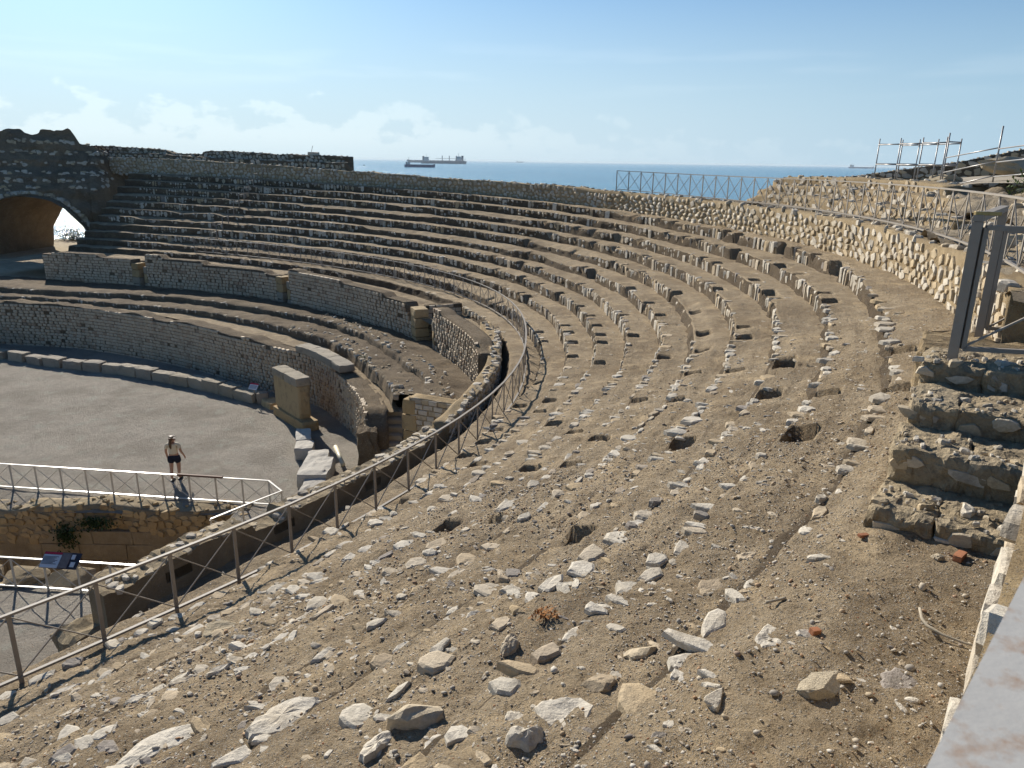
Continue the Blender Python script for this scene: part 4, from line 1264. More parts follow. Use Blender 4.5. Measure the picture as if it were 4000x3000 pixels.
# ------------------------------------------------------------------ pit walls
def pit():
    S = np.linspace(FX0, FX1 + .4, 140)
    P = lambda s: np.stack([s, FY1 + .02 + .12 * fbm(s * .5, s * 0, 0, 3, 110)], 1); Nf = lambda s: np.repeat(np.array([[0, -1.]]), len(s), 0)
    W = wall('pit_wall', 'sunken pit wall, rubble on top of big smooth ashlar, behind the white fence', 'wall', S, P, Nf, cz(-2.6), lambda s: .02 + .10 * fbm(s * .7, s * 0, 0, 3, 111), .8, 'rubble', M_gold, M_fw, bh=(.17, .3), bw=(.2, .46), proud=.10, piece='stone', seed=61, skip=lambda s, z: z < -.72 - .12 * math.sin(s * .9) - (.55 if s < -14.5 else 0))
    # big ashlars below
    r = random.Random(4); x = -24.0
    for row, (z0, h) in enumerate(((-2.6, .72), (-1.88, .62), (-1.26, .5))):
        x = -23.5 + row * .4
        while x < (-9.4 if row < 2 else -10):
            w = r.uniform(.8, 1.7); me = box_mesh('ashlar', 0, w - .02, 0, .4, 0, h - .015, .02, .012); me.materials.append(M_fw)
            o = bpy.data.objects.new('ashlar', me); COL.objects.link(o); o.parent = W; o.location = (x, FY1 - .05 + r.uniform(-.012, .012), z0); x += w
    # end wall and near side wall
    SS, PP, NN = line_wall((FX1, FY1), (FX1, FY0), .3, flip=False)
    if NN(np.array([0.]))[0][0] > 0: SS, PP, NN = line_wall((FX1, FY0), (FX1, FY1), .3)
    wall('pit_wall', 'short end wall of the sunken pit, under the bend of the white fence', 'wall', SS, PP, NN, cz(-2.6), cz(-.02), .5, 'rubble', M_gold, M_fw, bh=(.17, .3), bw=(.2, .46), proud=.06, piece='stone', seed=64)
    SS, PP, NN = line_wall((FX0, FY0), (FX1, FY0), .5, flip=True)
    if NN(np.array([0.]))[0][1] < 0: SS, PP, NN = line_wall((FX1, FY0), (FX0, FY0), .5)
    wall('pit_wall', 'near side wall of the sunken pit, hidden behind the lower white fence', 'wall', SS, PP, NN, cz(-2.6), cz(-.03), .4, 'rubble', M_gold, M_fw, bh=(.2, .34), bw=(.25, .5), proud=.05, piece='stone', seed=66)
    # weeds growing on it
    for q, (cx, cz_, n, sc, lab) in enumerate(((-15.05, -.95, 420, .5, 'dark green weed hanging on the pit wall, left one'), (-14.0, -.45, 480, .75, 'dark green weed sprawling along the top rubble of the pit wall'))):
        plant('weed', (cx, FY1 - .2, cz_), n, (.34 * sc / .45, .12, .42 if q == 0 else .2), .085, lab, M_leaf)
    # flat rocks along the near lip
    for q, (x, y, sx, lab) in enumerate(((-14.9, 18.55, 1.3, 'flat pale rock at the far left of the pit lip'), (-13.7, 18.5, 1.3, 'rough rock on the pit lip left of the info panel'), (-12.3, 18.45, 1.35, 'broad flat rock on the pit lip right of the info panel'), (-11.1, 18.35, 1.2, 'rounded rock at the right end of the pit lip'))):
        V, Fc = ico(3, 600 + q, .3, .55); me = polymesh('rock', V, Fc); o = link('rock', me, M_fw); o.location = (x, y, .1); o.scale = (sx, .95, .8); thing(o, lab, 'rock', 'rocks along the pit lip')


def plant(name, loc, n, spread, size, label, mat, cat='plant', up=.3):
    r = random.Random(hash(label) % 1000 if False else sum(map(ord, label))); V = []; Fc = []
    for _ in range(n):
        c = Vector((r.gauss(0, .5) * spread[0], r.gauss(0, .5) * spread[1], r.gauss(0, .5) * spread[2] + up * spread[2]))
        q = Matrix.Rotation(r.uniform(0, 6.28), 3, 'Z') @ Matrix.Rotation(r.uniform(-1.1, 1.1), 3, 'X'); s = size * r.uniform(.6, 1.3); i = len(V)
        for p in ((-.35, 0, 0), (0, -.8, .1), (.35, 0, 0), (0, .8, .12)): V.append(c + q @ (Vector(p) * s))
        Fc.append((i, i + 1, i + 2, i + 3))
    for _ in range(max(4, n // 14)):     # stems
        a = Vector((r.gauss(0, .15) * spread[0], r.gauss(0, .15) * spread[1], -.4 * spread[2])); b = Vector((r.gauss(0, .5) * spread[0], r.gauss(0, .5) * spread[1], r.uniform(0, .9) * spread[2])); i = len(V); w = size * .07
        V += [a + Vector((w, 0, 0)), a - Vector((w, 0, 0)), b, a + Vector((0, w, 0))]; Fc += [(i, i + 1, i + 2), (i, i + 3, i + 2)]
    o = link(name, polymesh(name, V, Fc), mat); o.location = loc; thing(o, label, cat); return o


pit()

# ------------------------------------------------------------------ fences
def unit_box(name, mat):
    me = box_mesh(name, -.5, .5, -.5, .5, 0, 1); me.materials.append(mat); return me


def fence(name, label, pts, h, mat, post_w=(.06, .022), rail=(.055, .035), brace=.017, foot=.12, bottom=.08, cat='fence', brace_every=True, lead=True):
    """pts: list of Vector post feet"""
    base = Vector(pts[0]); t = empty(name, base, label, cat)
    pm = unit_box('post', mat); bm_ = unit_box('brace', mat)
    def child(nm, me, mtx):
        o = bpy.data.objects.new(nm, me); COL.objects.link(o); o.parent = t; o.matrix_basis = mtx; return o
    n = len(pts); P = [Vector(p) for p in pts]
    for i, p in enumerate(P):
        a = P[max(i - 1, 0)]; b = P[min(i + 1, n - 1)]; yaw = math.atan2(b.y - a.y, b.x - a.x)
        m = Matrix.Translation(p - base + Vector((0, 0, -foot))) @ Matrix.Rotation(yaw, 4, 'Z') @ Matrix.Diagonal((post_w[0], post_w[1], h + foot - .02, 1)); child('post', pm, m)
        if i < n - 1:
            for za, zb2 in ((bottom + .02, h - .03), (h - .03, bottom + .02)):
                A = p - base + Vector((0, 0, za)); B_ = P[i + 1] - base + Vector((0, 0, zb2)); v = B_ - A
                off = Vector((-math.sin(yaw), math.cos(yaw), 0)) * (.009 if za < zb2 else -.009)
                m = Matrix.Translation(A + off) @ v.to_track_quat('Z', 'Y').to_matrix().to_4x4() @ Matrix.Diagonal((brace, brace, v.length, 1)); child('brace', bm_, m)
    for nm, zz in (('top_rail', h), ('bottom_rail', bottom)):
        me = sweep(nm, [(p - base + Vector((0, 0, zz))) for p in P], rail[0], rail[1]); me.materials.append(mat); o = bpy.data.objects.new(nm, me); COL.objects.link(o); o.parent = t
    return t


def arc_posts(ta, tb, dfun, zfun, spacing=1.12):
    # spacing measured on the fence's own line
    tt = np.linspace(ta, tb, 4000); q = pos(tt, dfun(tt)); L = np.concatenate([[0], np.cumsum(np.hypot(*np.diff(q, axis=0).T))]); n = int(L[-1] / spacing)
    ti = np.interp(np.arange(n + 1) * spacing, L, tt); q = pos(ti, dfun(ti)); return [(x, y, float(zfun(t_))) for (x, y), t_ in zip(q, ti)]


fence('steel_fence', 'long curved grey steel fence with crossed rods sweeping round the lower seating', arc_posts(-31.5, 50.6, d_fence, lambda t: 4.38, 1.12), 1.08, M_steel)
d_wf = spl([(-30, 10.75), (-20, 10.78), (-10, 10.6), (0, 10.35), (10, 10.3), (20, 10.35)])
fence('steel_fence', 'straight-looking grey steel fence with crossed rods on top of the rubble wall at the right', arc_posts(-19.6, 17.5, d_wf, lambda t: float(z_wall(t)) + .02, 1.16), 1.12, M_steel)
fw_pts = [(x, 25.08 + (x + 24.5) * -.112, 0.02) for x in np.arange(-27.35, -8.2, .955)] + [(-7.57, 22.46, .02)] + [(-8.45, 21.3, .02), (-9.1, 20.4, .02)]
WF = fence('white_fence', 'cream painted steel fence along the far edge of the sunken pit', fw_pts, .93, M_white_steel, bottom=.05, rail=(.06, .03))
o = link('rail_cover', box_mesh('rail_cover', -.82, .82, -.045, .045, -.03, .03), M_rustrail, WF); wp = Vector((-10.7, 25.08 + (-10.7 + 24.5) * -.112, .97)) - Vector(fw_pts[0]); o.location = wp; o.rotation_euler = (0, 0, -.112)
nf_pts = [(x, 17.98 + (x + 13.62) * -.085, 0.02) for x in np.arange(-23.05, -8.9, .943)]
fence('white_fence', 'cream painted steel fence along the near edge of the sunken pit', nf_pts, .93, M_white_steel, bottom=.05, rail=(.06, .03))


def info_panel():
    t = empty('information_sign', (-12.15, 17.83, .95), 'tilted information panel with pale text area and dark photos on the near white fence', 'sign', rotz=-.085)
    def part(nm, sx, sy, x, y, mat, z=.0):
        me = box_mesh(nm, x - sx / 2, x + sx / 2, y - sy / 2, y + sy / 2, -.008, .008); me.materials.append(mat); o = bpy.data.objects.new(nm, me); COL.objects.link(o); o.parent = t
        o.rotation_euler = (math.radians(38), 0, 0); o.location = (0, 0, .02); o.delta_location = Vector((0, -math.sin(math.radians(38)) * z, math.cos(math.radians(38)) * z)); return o
    part('board', 1.06, .46, 0, 0, M_panel_dark); part('text_area', .50, .37, -.265, -.035, M_panel_white, .013); part('photo', .26, .42, .12, 0, M_panel_photo, .013); part('title_band', .50, .055, -.265, .19, M_panel_red, .013)
    for q in range(7): part('text_line', .42 - .05 * (q % 3), .012, -.285 - .025 * (q % 3), .09 - q * .034, M_text, .024)
    part('picture', .10, .13, .33, .11, M_panel_white, .013); part('picture', .12, .14, .38, -.1, M_panel_white, .013)


info_panel()


def info_sign():
    t = empty('info_sign', (-12.53, 34.4, 0), 'small white sign board on a thin post in front of the kerb blocks', 'sign')
    me = tube_mesh('post', [(0, 0, -.05), (0, .02, .82)], .022, 8); me.materials.append(M_steel); o = bpy.data.objects.new('post', me); COL.objects.link(o); o.parent = t
    for nm, a, b_, c, d, mat, dz in (('board', -.24, .24, -.17, .17, M_panel_white, 0), ('title_band', -.24, .24, .10, .17, M_panel_red, .012), ('text_block', -.19, .19, -.12, .06, M_panel_photo, .010)):
        me = box_mesh(nm, a, b_, c, d, -.008 + dz, .008 + dz * (1 if nm == 'title_band' else .6)); me.materials.append(mat if nm != 'text_block' else M_panel_pale2); o = bpy.data.objects.new(nm, me); COL.objects.link(o); o.parent = t; o.location = (0, 0, .86); o.rotation_euler = (math.radians(48), 0, -.35)


M_panel_pale2 = plain('sign text', (.45, .45, .47), .5, .5, 30)
info_sign()

# handrail stair on the far tiers
def far_handrail():
    t = empty('stair_handrail', (-22.6, 58.5, 4.4), 'stepped steel handrail climbing the shaded tiers at the far left', 'handrail')
    base = Vector((-22.6, 58.5, 4.4)); prev = None
    for k in range(0, 9):
        tq = 48.9 + k * .28; za = float(zk(k, tq)); P_ = pos(np.array([tq]), np.array([float(dk(k, tq)) + .25]))[0]; Pn = pos(np.array([tq + .26]), np.array([float(dk(k, tq)) + 1.15]))[0]
        a = Vector((P_[0], P_[1], za)) - base; b = Vector((Pn[0], Pn[1], za + .05)) - base
        for nm, p0, p1, r_ in (('post', a, a + Vector((0, 0, 1.0)), .03), ('post', b, b + Vector((0, 0, 1.0)), .03), ('rail', a + Vector((0, 0, 1.0)), b + Vector((0, 0, 1.0)), .028)):
            me = tube_mesh(nm, [p0, p1], r_, 6); me.materials.append(M_steel); o = bpy.data.objects.new(nm, me); COL.objects.link(o); o.parent = t
    for q in range(2):
        tq = 52.2; P_ = pos(np.array([tq + q * -1.0]), np.array([9.6]))[0]; a = Vector((P_[0], P_[1], 9.7)) - base
        me = tube_mesh('post', [a, a + Vector((0, 0, 1.1))], .03, 6); me.materials.append(M_steel); o = bpy.data.objects.new('post', me); COL.objects.link(o); o.parent = t


far_handrail()

# ------------------------------------------------------------------ stairs and gate at the right
STAIR = [(-24.75, 8.40), (-23.9, 8.66), (-23.05, 8.93), (-22.1, 9.17)]
GATE_Z = 9.28


def right_stair():
    P0, N0 = frame(-24.75); t = empty('stone_staircase', (P0[0] + N0[0] * 9.9, P0[1] + N0[1] * 9.9, 8.3), 'four worn stone steps rising to the steel gate, dark faces towards the camera', 'staircase')
    base = Vector(t.location); bl = [[(9.42, .78), (9.9, .6)], [(9.44, .7), (9.95, .62)], [(9.48, .8), (9.98, .6)], [(9.54, .62), (9.94, .58)]]
    tops = [8.63, 8.94, 9.16, 9.40]
    for q, (tq, z) in enumerate(STAIR):
        P_, N_ = frame(tq); T_ = np.array([-N_[1], N_[0]]); yaw = math.atan2(N_[1], N_[0]); dd = 9.43 + .03 * q
        zt = tops[q]; run = .95
        for j in range(3):
            w = [[.5, .62, .8], [.64, .48, .8], [.44, .68, .85], [.6, .5, .8]][q][j]
            me = rough_block('step_block', w + .03, run, .85, 20, .034, 900 + q * 5 + j, 5.5); me.materials.append(M_dress)
            b = bpy.data.objects.new('step_block', me); COL.objects.link(b); b.parent = t
            c = P_ + N_ * (dd + w / 2) + T_ * (run / 2); b.location = Vector((c[0], c[1], zt - .85 + random.uniform(-.02, .01))) - base; b.rotation_euler = (random.uniform(-.02, .02), random.uniform(-.02, .02), yaw + random.uniform(-.02, .02)); dd += w
    items = []; r = random.Random(5)
    for q, (tq, z) in enumerate(STAIR):
        P_, N_ = frame(tq); T_ = np.array([-N_[1], N_[0]])
        for _ in range(46):
            dd = 9.45 + r.random() * 1.3; c = P_ + N_ * dd + T_ * r.uniform(.03, .62); s = .02 * math.exp(abs(r.gauss(0, .9))); s = min(s, .22); R = rot_m(r.uniform(-.15, .15), r.uniform(-.15, .15), r.uniform(0, 6.28))
            items.append(('flat', r.randrange(18), mat4(R[:, 0], R[:, 1], R[:, 2], [c[0], c[1], tops[q] + .005 - s * .06], s * 1.3, s * .85, s * .22 + .01)))
        for _ in range(5):      # pale faces patched into the risers
            dd = 9.5 + r.random() * 1.2; w_ = r.uniform(.12, .3); h_ = r.uniform(.09, .16); c = P_ + N_ * dd - T_ * .0
            Y = np.array([T_[0], T_[1], 0]); X = np.cross(Y, [0, 0, 1.]); B = np.stack([X, Y, [0, 0, 1]], 1) @ rot_m(0, r.uniform(-.2, .2), 0)
            items.append(('front', r.randrange(14), mat4(B[:, 0], B[:, 1], B[:, 2], [c[0], c[1], tops[q] - r.uniform(.07, .2)] - Y * .012, w_, .1, h_)))
    place_pieces('chip', items, t, M_edge, 300, inv=Matrix.Translation(base).inverted())
    # paved landing behind the last step
    for j in range(7):
        tq = -20.9 + j * .42; P_, N_ = frame(tq)
        me = rough_block('landing_block', 2.0, .75, .6, 8, .05, 940 + j); me.materials.append(M_mortar); b = bpy.data.objects.new('landing_block', me); COL.objects.link(b); b.parent = t
        c = P_ + N_ * (10.42 + .02 * j); b.location = Vector((c[0], c[1], 9.34 - .6 - .045 * j * 1.2)) - base; b.rotation_euler = (0, 0, math.atan2(N_[1], N_[0]))


right_stair()


def gate():
    a = Vector((5.06, 8.29, 9.38)); b = Vector((6.85, 10.65, 9.1))
    t = empty('steel_gate', a, 'open grey steel gate with double posts and diagonal brace at the top of the steps', 'gate')
    u = (b - a).normalized(); u.z = 0; u.normalize(); v = Vector((-u.y, u.x, 0)); yaw = math.atan2(u.y, u.x); H = 1.56
    def bar(nm, p0, p1, w, h, mat=M_steel, up=(0, 0, 1)):
        me = sweep(nm, [p0 - a, p1 - a], w, h, up=up); me.materials.append(mat); o = bpy.data.objects.new(nm, me); COL.objects.link(o); o.parent = t
    bar('post', a + Vector((0, 0, -.1)), a + Vector((0, 0, H)), .1, .1, up=(u.x, u.y, 0))
    c = a + u * 2.7; c.z = 9.1
    bar('post', c + Vector((0, 0, -.1)), Vector((c.x, c.y, a.z + H)), .1, .1, up=(u.x, u.y, 0))
    bar('lintel', a + Vector((0, 0, H + .04)) - u * .05, Vector((c.x, c.y, a.z + H + .04)) + u * .05, .1, .07)
    # two narrow leaves hanging between the posts (edge-on slats)
    for q in range(3):
        p = a + u * (.13 + .10 * q); bar('slat', p + Vector((0, 0, .22)), p + Vector((0, 0, H - .03)), .045, .06, up=(u.x, u.y, 0))
    # gate leaf opened towards the right
    rd = Vector((.985, -.17, 0)); p0 = a + rd * .09 + Vector((0, 0, .14)); W = 1.5
    bar('leaf_frame', p0, p0 + Vector((0, 0, H - .2)), .05, .05, up=(rd.x, rd.y, 0)); bar('leaf_frame', p0, p0 + rd * W, .05, .05); bar('leaf_frame', p0 + Vector((0, 0, H - .2)), p0 + Vector((0, 0, H - .2)) + rd * W, .05, .05)
    bar('leaf_brace', p0 + Vector((0, 0, .02)), p0 + rd * W + Vector((0, 0, H * .62)), .022, .022); bar('leaf_frame', p0 + rd * W, p0 + rd * W + Vector((0, 0, H - .2)), .05, .05, up=(rd.x, rd.y, 0))
    q0 = c - u * .06 + rd * .08; q0.z = 9.32; W2 = 1.3
    bar('leaf_frame', q0, q0 + Vector((0, 0, H - .2)), .05, .05, up=(rd.x, rd.y, 0)); bar('leaf_frame', q0, q0 + rd * W2, .05, .05); bar('leaf_frame', q0 + Vector((0, 0, H - .2)), q0 + Vector((0, 0, H - .2)) + rd * W2, .05, .05); bar('leaf_brace', q0, q0 + rd * W2 + Vector((0, 0, .9)), .022, .022)
    for q in range(2):
        me = box_mesh('hinge', -.07, .07, -.03, .03, -.02, .02, .004); me.materials.append(M_brass); o = bpy.data.objects.new('hinge', me); COL.objects.link(o); o.parent = t; o.location = Vector((0, 0, H + .09)) + rd * (.02 + .12 * q); o.rotation_euler = (0, 0, math.atan2(rd.y, rd.x))


gate()

# near handrail beside the photographer
def near_rail():
    P_ = pos(np.array([-34., -31, -28, -25]), np.full(4, 10.62))
    a = Vector((.50, .70, 10.82)); d = Vector((.36, .39, 0)).normalized()
    t = empty('handrail', (a.x, a.y, 9.9), 'blurred galvanised handrail with rust stains at the lower right corner', 'handrail')
    base = Vector(t.location); nrm = Vector((d.y, -d.x, 0)); 
    A = a - d * 1.3 + nrm * .045; B = a + d * 2.2 + nrm * .045
    me = sweep('top_rail', [A - base, B - base], .105, .04); me.materials.append(M_galv); o = bpy.data.objects.new('top_rail', me); COL.objects.link(o); o.parent = t
    for q in (0.02, 1.75, 3.4):
        p = A + d * q + nrm * .02 - base; me = sweep('post', [Vector((p.x, p.y, -.1)), Vector((p.x, p.y, .9))], .05, .03, up=(d.x, d.y, 0)); me.materials.append(M_galv); o = bpy.data.objects.new('post', me); COL.objects.link(o); o.parent = t


near_rail()

# ------------------------------------------------------------------ upper tiers at the right, skyline wall, scaffold
def upper_right():
    specs = [(11.55, 10.25, -9.0, 7.2, 'lowest of the three short tiers above the right-hand fence'), (12.75, 10.64, -6.4, 8.0, 'middle of the three short tiers above the right-hand fence'), (13.9, 11.02, -3.0, 8.6, 'highest of the three short tiers above the right-hand fence')]
    for i, (dd, zt, ta, tb, lab) in enumerate(specs):
        S, P, Nf = td_wall(ta, tb, lambda t, q=dd: np.full_like(np.asarray(t, float), q), True, .3)
        wall('stone_tier', lab, 'seating tier', S, P, Nf, cz(zt - .75), lambda s, z=zt, a=ta, b=tb: z + .05 * fbm(s * .9, s * 0, 0, 3, 120) - .28 * sstep(s2t(s), b - 1.2, b) - .1 * sstep(s2t(s), a + 2.2, a), 1.35, 'rubble', M_wall, M_mortar, bh=(.2, .32), bw=(.2, .5), proud=.05, piece='stone', seed=130 + i, group='short tiers above the right-hand fence')
    # ground under and behind them
    ts = np.linspace(-20, 10, 120); ds = np.array([10.4, 10.8, 11.2, 11.6, 12.2, 12.8, 13.4, 14.0, 14.6, 15.2, 16, 17, 18.5])
    T, D = np.meshgrid(ts, ds, indexing='ij'); XY = pos(T, D)
    w = sstep(T, -6, -11)
    Z = 9.86 + (1 - w) * .75 * sstep(D, 14.6, 15.4) + w * (.25 * sstep(D, 11.2, 12) + .95 * sstep(D, 11.8, 15.5))
    Z = Z - 3.2 * sstep(T, 6.2, 10) * sstep(D, 10.9, 12)
    Z = Z + (.05 + .16 * w) * fbm(XY[..., 0] * 1.6, XY[..., 1] * 1.6, 0, 4, 125)
    me = mesh_np('upper_ground', np.concatenate([XY, Z[..., None]], -1).reshape(-1, 3), grid_faces(len(ts), len(ds), flip=True), smooth=True); link('upper_ground', me, M_rocky, kind='structure')
    # broken rubble at both ends
    r = random.Random(17)
    tl = empty('rubble_heap', tuple(pos(np.array([7.6]), np.array([11.6]))[0]) + (9.7,), 'broken rubble slope at the left end of the short upper tiers', 'rubble'); items = []
    for _ in range(130):
        tq = r.uniform(5.6, 10.2); u = (tq - 5.6) / 4.6; dd = r.uniform(10.6, 13.6); P_ = pos(np.array([tq]), np.array([dd]))[0]; s = r.uniform(.15, .5); R = rot_m(r.uniform(-.6, .6), r.uniform(-.6, .6), r.uniform(0, 6)); z = 9.6 + (1 - u) * (dd - 10.6) * .36 * r.uniform(.4, 1.0) - .5 * u
        items.append(('lump', r.randrange(6), mat4(R[:, 0], R[:, 1], R[:, 2], [P_[0], P_[1], z], s, s * .8, s * .7)))
    place_pieces('stone', items, tl, M_wall, 300, inv=Matrix.Translation(tl.location).inverted())
    th = empty('rubble_heap', tuple(pos(np.array([-13.5]), np.array([13.0]))[0]) + (10.3,), 'dark jumbled rubble at the right end of the short upper tiers', 'rubble'); items = []
    for _ in range(190):
        tq = r.uniform(-15.5, -7.5); dd = r.uniform(11.5, 14.5); P_ = pos(np.array([tq]), np.array([dd]))[0]; s = r.uniform(.2, .65); R = rot_m(r.uniform(-.6, .6), r.uniform(-.6, .6), r.uniform(0, 6)); z = 9.95 + (dd - 11.6) * .28
        items.append(('lump', r.randrange(6), mat4(R[:, 0], R[:, 1], R[:, 2], [P_[0], P_[1], z], s, s * .8, s * .7)))
    place_pieces('stone', items, th, M_wall, 300, inv=Matrix.Translation(th.location).inverted())
    # raised smooth ramp and rocks in front of the skyline wall
    def patch(name, A, mat, amp, seed, n=(30, 16)):
        A = [np.array(a) for a in A]; U, W = np.meshgrid(np.linspace(0, 1, n[0]), np.linspace(0, 1, n[1]), indexing='ij')
        V = (1 - U)[..., None] * (1 - W)[..., None] * A[0] + U[..., None] * (1 - W)[..., None] * A[1] + U[..., None] * W[..., None] * A[2] + (1 - U)[..., None] * W[..., None] * A[3]
        V[..., 2] += amp * fbm(V[..., 0] * 1.2, V[..., 1] * 1.2, 0, 5, seed); return mesh_np(name, V.reshape(-1, 3), grid_faces(*n), smooth=True)
    me = patch('ramp', [(15.6, 36, 10.42), (15.3, 18.5, 11.4), (35.5, 40, 12.0), (23.5, 53, 10.3)], M_concrete, .03, 151); link('ramp', me, M_concrete, kind='structure')
    me = patch('rocky_ground', [(12.6, 22.5, 10.2), (10.4, 13.0, 10.35), (15.6, 16.5, 11.42), (15.9, 27.0, 10.85)], M_mortar, .22, 153, (60, 30)); link('rocky_ground', me, M_rocky, kind='structure')
    # skyline wall
    SS, PP, NN = line_wall((21.9, 52.2), (34.5, 46.5), .5)
    if NN(np.array([0.]))[0][1] > 0: SS, PP, NN = line_wall((34.5, 46.5), (21.9, 52.2), .5)
    L = 22.57; zf = lambda s: np.interp(PP(np.asarray(s, float))[:, 0], [21.9, 23.0, 28, 33, 34.5], [10.75, 10.9, 11.8, 13.1, 13.5])
    wall('skyline_wall', 'dark rising stone wall on the right skyline behind the scaffold poles', 'wall', SS, PP, NN, cz(9.8), zf, .6, 'rubble', M_wall, M_mortar_dark, bh=(.25, .45), bw=(.35, .8), proud=.02, piece='stone', seed=161)
    # rocks on the ramp
    for q, (x, y, z, sx, sy, sz, lab) in enumerate(((18.4, 28.2, 11.5, 2.7, 1.5, .85, 'big tilted pale rock on the ramp by the rightmost scaffold pole'), (18.2, 32.5, 11.0, 1.8, 1.0, .4, 'low flat rock on the ramp left of the big tilted rock'), (18.6, 24.6, 11.75, 1.4, 1.2, .6, 'pale rock at the right edge beside the ramp'))):
        V, Fc = ico(3, 650 + q, .3, .6); o = link('rock', polymesh('rock', V, Fc), M_wall2); o.location = (x, y, z); o.scale = (sx, sy, sz * 1.6); o.rotation_euler = (0, .15, .4 * q); thing(o, lab, 'rock', 'rocks on the ramp')
    plant('weed', (13.6, 20.6, 11.0), 110, (.4, .35, .35), .08, 'bright green tuft growing on the rocky ground near the gate', M_leaf2)


M_rocky = ground_mat('rocky ground', (.33, .265, .18), (.46, .39, .29), gravel=.3, scale=.7, bump=.03)  # paler and greyer ground tone than the plain mortar
M_wall2 = stone_mat('pale rock', [(0, (.42, .35, .24)), (1, (.47, .40, .29))], dark=(.2, .16, .1), dark_amt=.4, bump=.02)
M_leaf2 = plain('bright leaf', (.10, .14, .03), .7, .5, 12)
upper_right()


def scaffold():
    t = empty('scaffold', (17, 33, 10.6), 'light tube scaffold frame standing on the ramp at the right skyline', 'scaffold'); base = Vector(t.location)
    def tube(nm, a, b, r_=.026): me = tube_mesh(nm, [Vector(a) - base, Vector(b) - base], r_, 7); me.materials.append(M_scaf); o = bpy.data.objects.new(nm, me); COL.objects.link(o); o.parent = t
    front = [(16.5, 35.5), (16.62, 33.8), (16.75, 32.2), (16.85, 30.6)]; back = [(17.4, 35.2), (17.5, 33.9), (17.6, 32.6), (17.75, 31.2)]
    for q, (x, y) in enumerate(front): tube('upright', (x, y, 10.3), (x + .02, y, 12.72 - .02 * q))
    for q, (x, y) in enumerate(back): tube('upright', (x, y, 10.3), (x + .02, y, 12.68 - .02 * q))
    for z in (10.78, 11.6, 12.45):
        for a, b in zip(front[:-1], front[1:]): tube('ledger', (a[0], a[1], z), (b[0], b[1], z))
        for a, b in zip(back[:-1], back[1:]): tube('ledger', (a[0], a[1], z - .02), (b[0], b[1], z - .02))
        for a, b in zip(front, back): tube('transom', (a[0], a[1], z + .03), (b[0], b[1], z + .03))
    # guard rail of tall poles running to the right
    t2 = empty('guard_rail', (16, 26, 11), 'tall scaffold poles with three rails running to the right edge along the ramp', 'railing'); base2 = Vector(t2.location)
    poles = [(16.6, 30.0, 10.5, 12.78), (16.1, 26.0, 11.05, 12.85), (15.4, 22.6, 11.2, 12.9), (14.9, 19.4, 11.35, 12.95)]
    def tube2(nm, a, b, r_=.026): me = tube_mesh(nm, [Vector(a) - base2, Vector(b) - base2], r_, 7); me.materials.append(M_scaf); o = bpy.data.objects.new(nm, me); COL.objects.link(o); o.parent = t2
    for x, y, z0, z1 in poles: tube2('pole', (x, y, z0), (x, y, z1), .028)
    for a, b in zip(poles[:-1], poles[1:]):
        for f in (.60, .36, .1):
            tube2('rail', (a[0], a[1], a[2] + (a[3] - a[2]) * f), (b[0], b[1], b[2] + (b[3] - b[2]) * (f + .02)), .022)


scaffold()

# far-off railing at the edge of the skyline wall
o = link('path_railing', sweep('path_railing', [(16.3, 37.0, 10.72), (18.0, 40.5, 11.0), (21.0, 46, 11.0)], .07, .07), M_steel); thing(o, 'short dark handrail beside the low left end of the skyline wall', 'railing')
for q, (x, y, z) in enumerate(((18.0, 40.5, 10.98), (20.4, 44.9, 10.98))):
    p = bpy.data.objects.new('post', sweep('post', [(x, y, 9.8), (x, y, z - .03)], .06, .06, up=(0, 1, 0))); p.data.materials.append(M_steel); COL.objects.link(p); p.parent = o

